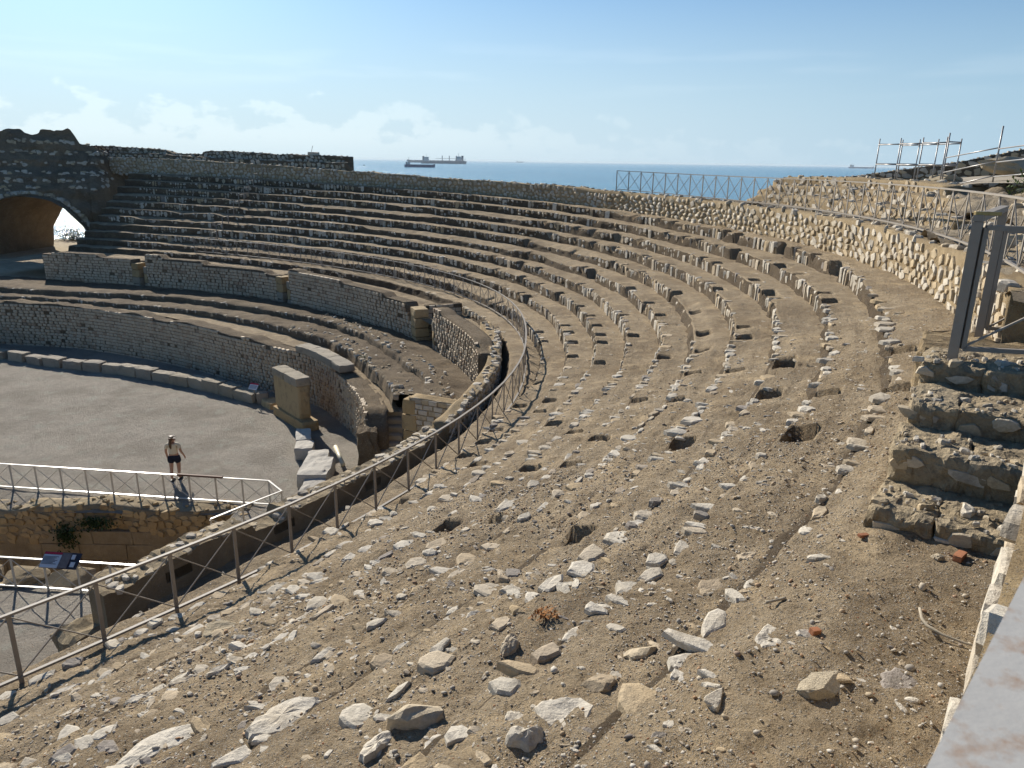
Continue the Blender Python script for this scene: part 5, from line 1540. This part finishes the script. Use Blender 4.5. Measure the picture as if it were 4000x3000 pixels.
# ------------------------------------------------------------------ vaulted ruin at the far left
def vault():
    C = VC; u = VU; n = np.array([-.425, .905])       # along the face, into the mass
    hw = 4.75; zfl = 2.75; zsp = 3.3; zcr = 8.1
    nu, nz = 90, 60
    us = np.linspace(-26, 7.6, nu)
    me_v = []; L = 10.0; ax = np.array([.06, .998])
    def topz(x):   # skyline of the broken mass
        return np.interp(x, [-26, -12, -5, -3.2, -2.1, -1.3, -.65, -.1, .45, .9, 1.1, 1.5, 2.1, 2.8, 3.3, 3.5, 3.75, 4.1, 5.2, 7.6, 9.5], [13.2, 13.3, 13.3, 13.2, 13.4, 13.65, 13.7, 13.3, 13.2, 13.35, 13.7, 13.65, 13.6, 13.7, 13.85, 13.7, 13.2, 12.55, 12.2, 11.2, 10.3])
    # face: rows by u, columns by height; inside the arch the column bottoms follow the intrados
    def intr(x):
        q = np.clip(np.abs(x) / hw, 0, 1); return np.where(np.abs(x) < hw, zsp + (zcr - zsp) * np.sqrt(1 - q**2), zfl)
    us = np.unique(np.concatenate([np.linspace(-26, 9.5, 104), np.linspace(-hw - .02, hw + .02, 60), [-hw - .011, -hw + .011, hw - .011, hw + .011]]))
    lo = np.where(np.abs(us) < hw, np.where(np.abs(us) < hw - .005, intr(us), zsp), zfl - .4)
    lo = np.where((np.abs(us) < hw) & (np.abs(us) > hw - .02), zfl - .4, lo) if False else lo
    hi = topz(us)
    rows = []
    NZ = 64
    for j in range(NZ):
        w = j / (NZ - 1); z = lo + (hi - lo) * w
        # the face leans back in eroded steps like the tiers beside it
        back = np.interp(z, [2, 7.0, 8.4, 9.2, 9.6, 10.4, 11.0, 11.8, 14.5], [0, .1, .9, 2.2, 2.6, 4.6, 4.9, 6.2, 7.6])
        side = sstep(us, 5.0, 8.0); back2 = np.interp(z, [2.6, 4.4, 9.6, 14], [.5, 2.0, 9.5, 10.5]); back = back * (1 - side) + back2 * side
        rg = .35 * fbm(us * .5, z * .9, 0, 4, 181) + .12 * fbm(us * 1.8, z * 2.2, 0, 3, 185)
        p = C + us[:, None] * u + (back + rg)[:, None] * n
        rows.append(np.concatenate([p, (z + .08 * fbm(us * 2.1, z * 2, 0, 3, 187))[:, None]], 1))
    V = np.stack(rows, 1); f = grid_faces(len(us), NZ)
    # drop the sliver columns that bridge jamb and intrados
    k = f.min(axis=1) // NZ; width = us[np.minimum(k + 1, len(us) - 1)] - us[k]; jump = np.abs(lo[np.minimum(k + 1, len(us) - 1)] - lo[k]) > 1.0
    f = f[~jump]
    VV = [V.reshape(-1, 3)]; FF = [f]; off = len(VV[0])
    # back slope behind the crest so the mass is solid from above
    cr = V[:, -1, :]; bk = cr.copy(); bk[:, :2] += n * 3.0; bk[:, 2] -= 1.0; bk2 = bk.copy(); bk2[:, :2] += n * 1.0; bk2[:, 2] = np.where(np.abs(us) < 8, 8.6, 4.0)
    B = np.stack([cr, bk, bk2], 1); VV.append(B.reshape(-1, 3)); FF.append(grid_faces(len(us), 3, off)); off += len(us) * 3
    # barrel: floor-to-floor section swept along the axis
    th = np.linspace(0, np.pi, 26); sec = [(-hw, zfl - .4)] + [(-hw, zfl + (zsp - zfl) * q) for q in (.5, .8)] + [(-hw * math.cos(a), zsp + (zcr - zsp) * math.sin(a)) for a in th] + [(hw, zfl + (zsp - zfl) * q) for q in (.8, .5)] + [(hw, zfl - .4)]
    ls = np.linspace(-.5, L, 24); A = []
    for l_ in ls:
        row = []
        for x, z in sec:
            nzv = .12 * float(fbm(np.array([x * .8 + l_]), np.array([z + l_ * .7]), 0, 3, 191)[0])
            shr = 1 - .10 * l_ / L
            p = C + u * x * shr + ax * l_ + u * nzv; row.append((p[0], p[1], z * (1 if z < zsp else 1) - (.12 * l_ / L if z > zsp else 0) + nzv * .5))
        A.append(row)
    A = np.array(A); VV.append(A.reshape(-1, 3)); FF.append(grid_faces(len(ls), len(sec), off)); off += A.shape[0] * A.shape[1]
    # outer end: ring from the barrel out to the mass
    ring = A[-1]; out_ = ring.copy(); cz0 = 6.0
    outer = []
    for (x, y, z), (sx, sz) in zip(ring, sec):
        p = C + ax * L + u * (sx * 2.0); outer.append((p[0], p[1], zfl - .4 if sz < zfl else 5 + (sz - 5) * 1.5 + 1.0))
    R_ = np.stack([ring, np.array(outer)], 1); VV.append(R_.reshape(-1, 3)); FF.append(grid_faces(len(sec), 2, off)); off += len(sec) * 2
    me = mesh_np('vaulted_ruin', np.concatenate(VV), FF, smooth=True)
    o = link('vaulted_ruin', me, M_vault); thing(o, 'dark ruined masonry mass with a wide vaulted arch opening to the sea', 'ruin')
    items = []; r = random.Random(19)
    for _ in range(420):      # ring stones and courses of rough stones in the face
        if r.random() < .3:
            a = r.uniform(.15, math.pi - .15); x = -(hw + .25) * math.cos(a); z = zsp + (zcr - zsp + .25) * math.sin(a)
        else: x = r.uniform(-10, 6.5); z = r.choice([9.3, 9.9, 10.7, 11.6, 12.6, 8.7]) + r.uniform(-.15, .15)
        i = int(np.argmin(np.abs(us - x))); col = V[i]; j = int(np.argmin(np.abs(col[:, 2] - z))); p = col[j]
        if abs(p[2] - z) > .3: continue
        s = r.uniform(.2, .5); R = np.stack([np.array([u[0], u[1], 0]), np.array([n[0], n[1], 0]), [0, 0, 1]], 1) @ rot_m(r.uniform(-.3, .3), r.uniform(-.3, .3), r.uniform(-.3, .3))
        items.append(('front', r.randrange(14), mat4(R[:, 0], R[:, 1], R[:, 2], p - np.array([n[0], n[1], 0]) * .06, s * 1.2, .3, s * .8)))
    place_pieces('stone', items, o, M_edge, 300)
    # path out of the vault, with a bush on the edge
    e = C + ax * L
    Vp = [(C[0] - u[0] * 20 - n[0] * 14, C[1] - u[1] * 20 - n[1] * 14, 2.93), (C[0] + u[0] * 9 - n[0] * 14, C[1] + u[1] * 9 - n[1] * 14, 2.93), (e[0] + 7, e[1] + 4.2, 3.05), (e[0] - 7, e[1] + 4.2, 3.05)]
    link('vault_path', polymesh('vault_path', Vp, [(0, 1, 2, 3)]), M_path, kind='structure')
    plant('bush', (e[0] - 4.9, e[1] + 3.3, 3.35), 900, (1.7, .6, .8), .15, 'green bush on the edge of the path beyond the vaulted arch', M_leaf, 'bush', .1)


M_vault = ground_mat('vault concrete', (.24, .175, .11), (.36, .275, .18), gravel=.5, scale=.35, bump=.06)
vault()
o = link('rod', tube_mesh('rod', [(0, 0, 0), (.15, 0, .55)], .02, 6), M_steel); pr = pos(np.array([48.2]), np.array([12.1]))[0]; o.location = (pr[0], pr[1], 12.0); thing(o, 'thin bent rod sticking up from the far left skyline wall', 'rod')
o = link('stone_block', rough_block('stone_block', .9, .7, .3, 3, .03, 990), M_wall); o.location = (pr[0] + .2, pr[1], 11.72); thing(o, 'small capping block at the foot of the bent rod on the skyline', 'stone block')

# ------------------------------------------------------------------ ships
M_hull_blue = plain('hull dark blue', (.045, .085, .19), .5, .2, .05)
M_hull_grey = plain('hull grey', (.08, .13, .19), .5, .2, .05)
M_super = plain('ship superstructure', (.45, .47, .48), .5, .1, .05)
M_crane = plain('ship crane', (.16, .17, .20), .5, .1, .05)


def ship(name, label, bow, stern, hull_mat, hh, super_at, super_h, cranes=0, kind='cargo ship'):
    bow = Vector(bow); stern = Vector(stern); L = (bow - stern).length; yaw = math.atan2(bow.y - stern.y, bow.x - stern.x)
    t = empty(name, (stern.x, stern.y, SEA_Z), label, 'ship', 'cargo ships at anchor', yaw); B = L * .15
    def add(nm, me, mat): me.materials.append(mat); o = bpy.data.objects.new(nm, me); COL.objects.link(o); o.parent = t; return o
    prof = [(0, .75), (.04, 1), (.5, 1), (.88, .95), (.95, .6), (1.0, .02)]; V = []; Fc = []
    for f, w in prof:
        sheer = hh * (1 + (.35 * max(0, (f - .85) / .15)) + (.15 * max(0, (.08 - f) / .08))); rk = .02 if f > .9 else 0
        for sgn in (-1, 1):
            V.append(((f - rk) * L, sgn * B / 2 * w * .9, -1)); V.append((f * L, sgn * B / 2 * w, sheer))
    for i in range(len(prof) - 1):
        a = i * 4; Fc += [(a, a + 4, a + 5, a + 1), (a + 2, a + 3, a + 7, a + 6), (a + 1, a + 5, a + 7, a + 3)]
    Fc += [(0, 1, 3, 2), ((len(prof) - 1) * 4, (len(prof) - 1) * 4 + 2, (len(prof) - 1) * 4 + 3, (len(prof) - 1) * 4 + 1)]
    add('hull', polymesh('hull', V, Fc), hull_mat)
    sx = super_at * L; s0 = .055 * L
    for q in range(4): add('deckhouse', box_mesh('deckhouse', sx - s0 * (1 - .12 * q), sx + s0 * (1 - .12 * q), -B * .42, B * .42, hh * .95 + q * super_h / 4, hh * .95 + (q + 1) * super_h / 4), M_super)
    add('bridge_wing', box_mesh('bridge_wing', sx + s0 * .3, sx + s0 * .8, -B * .52, B * .52, hh + super_h * .8, hh + super_h * .95), M_super)
    add('funnel', box_mesh('funnel', sx - s0 * 1.5, sx - s0 * .9, -B * .15, B * .15, hh, hh + super_h * 1.15), M_crane)
    add('mast', tube_mesh('mast', [(sx, 0, hh + super_h), (sx, 0, hh + super_h * 1.7)], L * .0028, 6), M_super)
    fx = (.96 if super_at < .5 else .9) * L; add('foremast', tube_mesh('foremast', [(fx, 0, hh), (fx, 0, hh + super_h * .75)], L * .003, 6), M_crane)
    for q in range(9): add('hatch', box_mesh('hatch', (.2 + q * .075) * L, (.2 + q * .075 + .058) * L, -B * .36, B * .36, hh * .98, hh * 1.12), hull_mat)
    for q in range(cranes):
        cx = (.46 + .155 * q) * L; add('crane', box_mesh('crane', cx - L * .007, cx + L * .007, -L * .007, L * .007, hh, hh + super_h * 1.3), M_crane)
        add('crane_jib', tube_mesh('crane_jib', [(cx, 0, hh + super_h * .72), (cx - L * .145, 0, hh + super_h * .70)], L * .004, 6), M_crane)
    return t


def at_sea(px, dist):
    x = (px - 2000) / F_PX * math.cos(PITCH); return (dist * math.sin(math.atan(x / 1.0)), dist * math.cos(math.atan(x / 1.0)), SEA_Z)


A_ = lambda px, d: (lambda q: (q[0], q[1], 0))(at_sea(px, d))
ship('cargo_ship', 'nearest anchored cargo ship, long low dark blue hull with bridge at its left end', (-220, 2130, 0), (-305, 2135, 0), M_hull_blue, 6.6, .12, 6.5)
ship('cargo_ship', 'grey bulk carrier with deck cranes behind the dark blue ship', (-285, 4560, 0), (-555, 4580, 0), M_hull_grey, 11.5, .11, 26, 3)
ship('cargo_ship', 'farthest pale ship of the group of three, its low hull reaching furthest left', (-835, 5950, 0), (-390, 5940, 0), M_hull_grey, 16, .10, 33)
ship('cargo_ship', 'lone distant tanker on the horizon at the right', (3730, 8050, 0), (3480, 8090, 0), M_hull_blue, 12, .14, 22)
ship('cargo_ship', 'tiny faint ship on the horizon right of the three ships', (150, 13900, 0), (20, 13900, 0), M_hull_grey, 13, .15, 18)
ship('small_boat', 'tiny dark boat on the water left of the three ships', (-470, 2420, 0), (-476, 2420, 0), M_hull_blue, 1.8, .3, 2.2)

# ------------------------------------------------------------------ loose stones and details on the near slope
HERO = [('slab', 5, -28.4, 5.75, .68, 'flat', M_white, 'large thick pale grey slab lying loose on the lower left slope', .15, .6), ('lump', 6, -27.76, 6.52, .14, 'lump', M_gold, 'yellow ochre lump of stone left of the pale flat slabs', .8, .8),
        ('flat', 4, -29.04, 4.73, .72, 'flat', M_white, 'broken flat pale stone left of the large thick slab', .1, .55), ('lump', 7, -28.23, 7.19, .46, 'lump', M_wall, 'layered rock with a rusty heart at the bottom of the slope', .5, .7),
        ('flat', 8, -27.84, 8.3, .42, 'flat', M_white, 'big flat cream stone beside the pitted white stone', .12, .8), ('lump', 8, -27.47, 8.32, .27, 'lump', M_white, 'pitted white stone full of small holes', .5, .9),
        ('flat', 9, -26.76, 9.23, .33, 'flat', M_white, 'flat white triangular stone in the gravelly walkway', .1, .55), ('lump', 9, -27.15, 9.67, .42, 'lump', M_wall2, 'long tan rock ledge near the blurred handrail', .22, .5),
        ('flat', 9, -26.8, 10.06, .34, 'flat', M_white, 'flat cream stone against the wall near the blurred handrail', .1, .8), ('lump', 9, -27.58, 9.18, .19, 'lump', M_wall, 'small cream rock left of the long tan rock ledge', .5, .7),
        ('brick', 9, -24.97, 10.17, .17, 'box', M_brickred, 'orange brick fragment lying below the stone steps', .3, .4), ('brick', 9, -24.97, 9.45, .1, 'box', M_brickred, 'small orange brick fragment further left of the steps', .3, .4),
        ('brick', 9, -26.59, 9.48, .07, 'box', M_brickred, 'tiny red brick chip by the white triangular stone', .6, .7), ('flat', 8, -25.13, 8.53, .21, 'flat', M_white, 'pale squarish stone on the edge of the walkway', .18, .7),
        ('flat', 8, -25.81, 8.46, .32, 'flat', M_white, 'broad pale stone set in the edge of the topmost tier', .14, .8), ('lump', 9, -25.07, 10.02, .12, 'lump', M_wall2, 'cream pebble beside the orange brick fragment', .6, .75),
        ('lump', 9, -24.59, 10.15, .1, 'lump', M_gold, 'ochre pebble just below the lowest stone step', .55, .7), ('flat', 1, -26.72, 2.0, .56, 'flat', M_wall2, 'large tan flat stone below the third fence post', .12, .6),
        ('flat', 3, -28.52, 3.79, .45, 'flat', M_wall2, 'oval tan layered stone in the lower left slope', .14, .6), ('flat', 3, -27.79, 3.8, .5, 'flat', M_wall, 'ragged tan ledge stone in the lower left slope', .2, .45),
        ('flat', 7, -28.57, 7.19, .3, 'flat', M_white, 'fan shaped smooth grey stone at the bottom edge', .35, .6), ('flat', 7, -28.3, 7.56, .23, 'flat', M_white, 'bright white round stone at the bottom edge', .12, .9),
        ('flat', 8, -28.21, 8.23, .27, 'flat', M_white, 'peaked grey white stone below the big flat cream stone', .5, .7), ('flat', 6, -27.5, 6.75, .37, 'flat', M_white, 'streaked white slab above the layered rock', .14, .55),
        ('flat', 8, -28.04, 8.01, .17, 'flat', M_white, 'small square pale stone left of the big flat cream stone', .2, .7), ('flat', 7, -27.08, 7.23, .31, 'flat', M_white, 'pointed grey wedge of stone in the middle of the slope', .4, .45),
        ('flat', 6, -27.12, 6.45, .27, 'flat', M_white, 'pale shard with a smooth face left of the pointed wedge', .12, .5), ('lump', 8, -26.99, 8.39, .28, 'lump', M_edge, 'hollow shell-like grey stone on the edge of the walkway', .45, .8),
        ('flat', 7, -25.79, 7.72, .42, 'flat', M_white, 'mottled grey stone below the deep square pit', .14, .5)]


def hero_stones():
    for q, (nm, k, t_, d_, size, kind, mat, lab, th, asp) in enumerate(HERO):
        P_ = pos(np.array([t_]), np.array([d_]))[0]; z = float(tread_z(k, np.array([t_]), np.array([d_]))[0])
        if kind == 'box': me = rough_block('brick_fragment', size, size * asp, size * th, 3, .008, 1000 + q); name = 'brick_fragment'; zz = z - .005
        elif kind == 'lump':
            V, Fc = ico(3, 1000 + q, .32, 1.0); V = [(x * size, y * size * asp, zz_ * size * th) for x, y, zz_ in V]; me = polymesh('stone', V, Fc); name = 'stone'; zz = z + size * th * .02
        else:
            # hero slab: finer outline with uneven top
            r = random.Random(1000 + q); n = 22; V = []; Fc = []; rr = [r.uniform(.82, 1.05) * (1 + .16 * math.sin(2 * a_ * 6.28 / n + q) + .1 * math.sin(3 * a_ * 6.28 / n + 2 * q)) for a_ in range(n)]
            lv = ((1.02, -.7), (1.04, .25), (1.0, .7), (.9, .95), (.6, 1.05), (.3, 1.0)); H_ = size * th
            for li, (sc, zz_) in enumerate(lv):
                for a_ in range(n):
                    an = 2 * math.pi * a_ / n; rad = .5 * size * rr[a_] * sc; V.append((rad * math.cos(an), rad * math.sin(an) * asp, H_ * zz_ + (H_ * .32 * float(vnoise(math.cos(an) * sc * 1.2 + q * 3.3, math.sin(an) * sc * 1.2, 0, 5)) + H_ * .05 * r.uniform(-1, 1) if li in (2, 3, 4, 5) else 0)))
            V.append((0, 0, H_ * (1.0 + .32 * float(vnoise(q * 3.3, 0., 0, 5))))); c0 = len(V) - 1
            for li in range(len(lv) - 1):
                for a_ in range(n): b_ = (a_ + 1) % n; Fc.append((li * n + a_, li * n + b_, (li + 1) * n + b_, (li + 1) * n + a_))
            for a_ in range(n): Fc.append(((len(lv) - 1) * n + a_, (len(lv) - 1) * n + (a_ + 1) % n, c0))
            me = polymesh('stone', V, Fc); name = 'stone'; zz = z - H_ * (.05 if q in (0,) else .62)
        o = link(name, me, mat); o.location = (P_[0], P_[1], zz); o.rotation_euler = (random.uniform(-.08, .08) + (.12 if q == 0 else 0), random.uniform(-.1, .1), .75 + random.uniform(-.5, .5)); thing(o, lab, 'stone' if kind != 'box' else 'brick fragment')
    # twig, bone-like stick, dry weed
    k, t_, d_ = 9, -26.14, 10.21; P_ = pos(np.array([t_]), np.array([d_]))[0]; z = float(tread_z(k, np.array([t_]), np.array([d_]))[0]) + .03
    o = link('twig', tube_mesh('twig', [(-.08, .22, .06), (-.10, .14, .03), (-.11, .06, .03), (-.05, -.03, .02), (.05, -.12, .02), (.18, -.2, .03)], [.010, .012, .011, .010, .008, .005], 7), M_twig); o.location = (P_[0], P_[1], z); thing(o, 'pale curved dry twig lying on the gravel near the handrail', 'twig')
    t_, d_ = -26.25, 9.11; P_ = pos(np.array([t_]), np.array([d_]))[0]; z = float(tread_z(k, np.array([t_]), np.array([d_]))[0]) + .015
    o = link('stick', tube_mesh('stick', [(-.085, 0, 0), (-.05, -.01, .01), (.03, .0, .012), (.085, .02, .005)], [.014, .011, .010, .013], 7), M_twig); o.location = (P_[0], P_[1], z); o.rotation_euler = (0, 0, .2); thing(o, 'short pale bone-like stick on the walkway', 'stick')
    k, t_, d_ = 7, -26.54, 7.23; P_ = pos(np.array([t_]), np.array([d_]))[0]; z = float(tread_z(k, np.array([t_]), np.array([d_]))[0]) + .03
    plant('dry_weed', (P_[0], P_[1], z), 130, (.13, .07, .05), .028, 'dried orange weed growing among stones in the middle of the slope', M_dryweed)
    for t_, d_, k, lab, sc in ((-19.2, -.75, 0, 'small patch of yellowish green weeds in the shade below the fence', .4), (2.2, -.9, 0, 'green weed at the foot of the low tier near the fence bend', .22), (8.4, -6.6, 0, 'green weed on the broken edge of the low tiers', .2)):
        P_ = pos(np.array([t_]), np.array([d_]))[0]; zz = float(strip_z(t_)) + .35 if d_ > -3 else 2.95
        plant('weed', (P_[0], P_[1], zz), 70, (sc, sc * .7, sc * .35), .05, lab, M_leaf2 if t_ < 0 else M_leaf)


hero_stones()


def gravel():
    r = random.Random(33); items = []
    for q in range(48000):
        k = r.choice([5, 6, 7, 8, 9, 9, 9, 4, 3, 2, 8, 7]); tm = r.uniform(-32, -20.5) if r.random() < .88 else r.uniform(-24, -12)
        da, db = float(dk(k, tm)), float(dk(k + 1, tm)); dd = da + (db - da) * r.random()
        if k == 9 and -24.9 < tm < -19 and dd > 9.4: continue
        cl = vnoise(tm * 1.7, dd * 1.9, 0, 202)
        if r.random() > .55 + .6 * float(cl): continue
        s = .0085 * math.exp(abs(r.gauss(0, .62)))
        if k < 6: s *= 1.4
        items.append((k, tm, dd, min(s, .07)))
    # heights in bulk
    arr = np.array(items); Z = np.zeros(len(arr))
    for k in range(10):
        m = arr[:, 0] == k
        if m.any(): Z[m] = tread_z(k, arr[m, 1], arr[m, 2])
    XY = pos(arr[:, 1], arr[:, 2]); out = []
    for (k, tm, dd, s), z, (x, y) in zip(items, Z, XY):
        R = rot_m(r.uniform(-.5, .5), r.uniform(-.5, .5), r.uniform(0, 6.28)); out.append(('pebble', r.randrange(8), mat4(R[:, 0], R[:, 1], R[:, 2], [x, y, z + s * .18], s * 1.25, s, s * .8)))
    me = merge_np('gravel', out, M_gravel); link('gravel', me, None, kind='stuff')


M_gravel = stone_mat('gravel', [(0, (.46, .42, .35)), (.25, (.30, .27, .23)), (.5, (.56, .52, .45)), (.75, (.42, .34, .23)), (.9, (.40, .24, .13)), (1, (.22, .2, .18))], dark=(.2, .18, .15), dark_amt=.2, bump=.002)
gravel()

# ------------------------------------------------------------------ the woman in the arena
def skin_plain(name, col, rough=.6): return plain(name, col, rough, .12, 30)


def person():
    base = Vector((-12.41, 25.37, .02)); t = empty('person', base, 'woman in cream t-shirt and dark shorts with a ponytail, walking away across the arena', 'person', rotz=.12); t.scale = (1.14, 1.12, 1.0)
    sk = skin_plain('skin', (.42, .24, .16), .55); sh = skin_plain('cream cotton', (.62, .54, .40), .85); navy = skin_plain('navy cotton', (.012, .014, .028), .85); hairm = skin_plain('brown hair', (.10, .052, .024), .5); shoe = skin_plain('sandal', (.02, .018, .016), .6)
    def skinned(nm, V, E, R, mat, sub=2):
        me = bpy.data.meshes.new(nm); me.from_pydata(V, E, []); o = bpy.data.objects.new(nm, me); COL.objects.link(o)
        md = o.modifiers.new('skin', 'SKIN'); md.use_smooth_shade = True
        for i, r_ in enumerate(R): me.skin_vertices[0].data[i].radius = (r_ if hasattr(r_, '__len__') else (r_, r_))
        me.skin_vertices[0].data[0].use_root = True
        sb = o.modifiers.new('sub', 'SUBSURF'); sb.levels = sub; sb.render_levels = sub
        dg = bpy.context.evaluated_depsgraph_get(); ev = o.evaluated_get(dg); m2 = bpy.data.meshes.new_from_object(ev); bpy.data.objects.remove(o); m2.name = nm; m2.materials.clear(); m2.materials.append(mat)
        q = bpy.data.objects.new(nm, m2); COL.objects.link(q); q.parent = t; return q
    # +y = walking direction (away from the camera); x = her right
    V = [(0, 0, .93), (0, .0, 1.08), (0, -.01, 1.24), (0, -.01, 1.38), (0, .0, 1.45), (.01, .02, 1.52), (.015, .025, 1.60),
         (.095, 0, .88), (.10, .05, .50), (.10, -.02, .09), (.10, .11, .035), (-.095, 0, .88), (-.095, -.06, .50), (-.09, -.16, .12), (-.09, -.06, .04),
         (.18, -.01, 1.36), (.235, -.03, 1.12), (.30, .05, .90), (.315, .08, .82), (-.18, -.01, 1.36), (-.225, -.02, 1.12), (-.225, .05, .88), (-.22, .07, .80)]
    E = [(0, 1), (1, 2), (2, 3), (3, 4), (4, 5), (5, 6), (0, 7), (7, 8), (8, 9), (9, 10), (0, 11), (11, 12), (12, 13), (13, 14), (3, 15), (15, 16), (16, 17), (17, 18), (3, 19), (19, 20), (20, 21), (21, 22)]
    R = [(.15, .11), (.125, .09), (.145, .10), (.13, .085), (.055, .055), (.085, .09), (.07, .08), (.095, .095), (.06, .065), (.036, .04), (.035, .03), (.095, .095), (.06, .065), (.036, .04), (.035, .03), (.055, .05), (.042, .042), (.028, .028), (.03, .018), (.055, .05), (.042, .042), (.028, .028), (.03, .018)]
    # fingers and thumbs
    for hand, sgn in ((18, 1), (22, -1)):
        hx, hy, hz = V[hand]
        for q, (dy, L_) in enumerate(((.026, .060), (.009, .068), (-.008, .064), (-.024, .05))):
            V.append((hx + .004 * sgn, hy + dy, hz - L_ * .55)); V.append((hx - .006 * sgn, hy + dy + .01, hz - L_)); n = len(V); E += [(hand, n - 2), (n - 2, n - 1)]; R += [.0085, .007]
        V.append((hx - .01 * sgn, hy + .05, hz + .005)); V.append((hx - .012 * sgn, hy + .06, hz - .035)); n = len(V); E += [(hand, n - 2), (n - 2, n - 1)]; R += [.010, .008]
    skinned('body', V, E, R, sk)
    # face details (turned slightly to her right)
    for nm, p, s in (('nose', (.035, .115, 1.555), .018), ('ear', (.085, .02, 1.555), .022), ('ear', (-.07, .02, 1.555), .022), ('eye', (.06, .098, 1.58), .011), ('eye', (-.005, .105, 1.58), .011), ('mouth', (.03, .105, 1.51), .016)):
        Vv, Ff = ico(2, 3, .05, 1.0); me = polymesh(nm, [(x * s * 2, y * s * 1.4, z * s * (2 if nm == 'ear' else 1.2)) for x, y, z in Vv], Ff, True); me.materials.append(sk if nm in ('nose', 'ear') else (hairm if nm == 'eye' else M_brickred)); o = bpy.data.objects.new(nm, me); COL.objects.link(o); o.parent = t; o.location = p
    # t-shirt and shorts as slightly larger skins
    skinned('t_shirt', [(0, 0, .98), (0, -.01, 1.10), (0, -.015, 1.26), (0, -.01, 1.39), (.18, -.01, 1.37), (.222, -.025, 1.20), (-.18, -.01, 1.37), (-.215, -.02, 1.20)], [(0, 1), (1, 2), (2, 3), (3, 4), (4, 5), (3, 6), (6, 7)], [(.168, .125), (.15, .11), (.165, .118), (.12, .09), (.07, .065), (.066, .064), (.07, .065), (.066, .064)], sh)
    skinned('shorts', [(0, 0, 1.0), (0, -.01, .90), (.10, .01, .80), (.105, .03, .62), (-.10, .0, .80), (-.105, -.03, .62)], [(0, 1), (1, 2), (2, 3), (1, 4), (4, 5)], [(.17, .13), (.185, .145), (.125, .125), (.118, .118), (.125, .125), (.118, .118)], navy)
    skinned('hair', [(.0, .0, 1.585), (.005, -.02, 1.66), (-.02, -.085, 1.60), (-.035, -.125, 1.47), (-.04, -.125, 1.33), (-.02, -.115, 1.22)], [(0, 1), (0, 2), (2, 3), (3, 4), (4, 5)], [(.092, .095), (.075, .08), .045, .048, .045, .016], hairm)
    for sx, p in (('l', (-.09, -.08, 0)), ('r', (.10, .06, 0))):
        me = rough_block('sandal', .095, .25, .05, 3, .004, 5); me.materials.append(shoe); o = bpy.data.objects.new('sandal', me); COL.objects.link(o); o.parent = t; o.location = (p[0], p[1], -.015)
        me = box_mesh('strap', -.052, .052, -.02, .02, .03, .075, .008); me.materials.append(shoe); b_ = bpy.data.objects.new('strap', me); COL.objects.link(b_); b_.parent = o; b_.location = (0, .04, 0)
    me = sweep('sunglasses', [(-.075, .06, 1.635), (-.06, .10, 1.64), (.03, .12, 1.64), (.085, .08, 1.635)], .01, .035); me.materials.append(shoe); o = bpy.data.objects.new('sunglasses', me); COL.objects.link(o); o.parent = t


person()


def haze():
    m = bpy.data.materials.new('haze'); m.use_nodes = True; nt = m.node_tree; nt.nodes.clear()
    out = nt.nodes.new('ShaderNodeOutputMaterial'); v = nt.nodes.new('ShaderNodeVolumePrincipled'); v.inputs['Color'].default_value = (.80, .92, 1, 1); v.inputs['Density'].default_value = 5e-5; v.inputs['Anisotropy'].default_value = .1
    nt.links.new(v.outputs[0], out.inputs['Volume'])
    link('haze', box_mesh('haze', -34000, 34000, -34000, 34000, SEA_Z - 6, 22), m, kind='stuff')


haze()
bpy.context.view_layer.update()
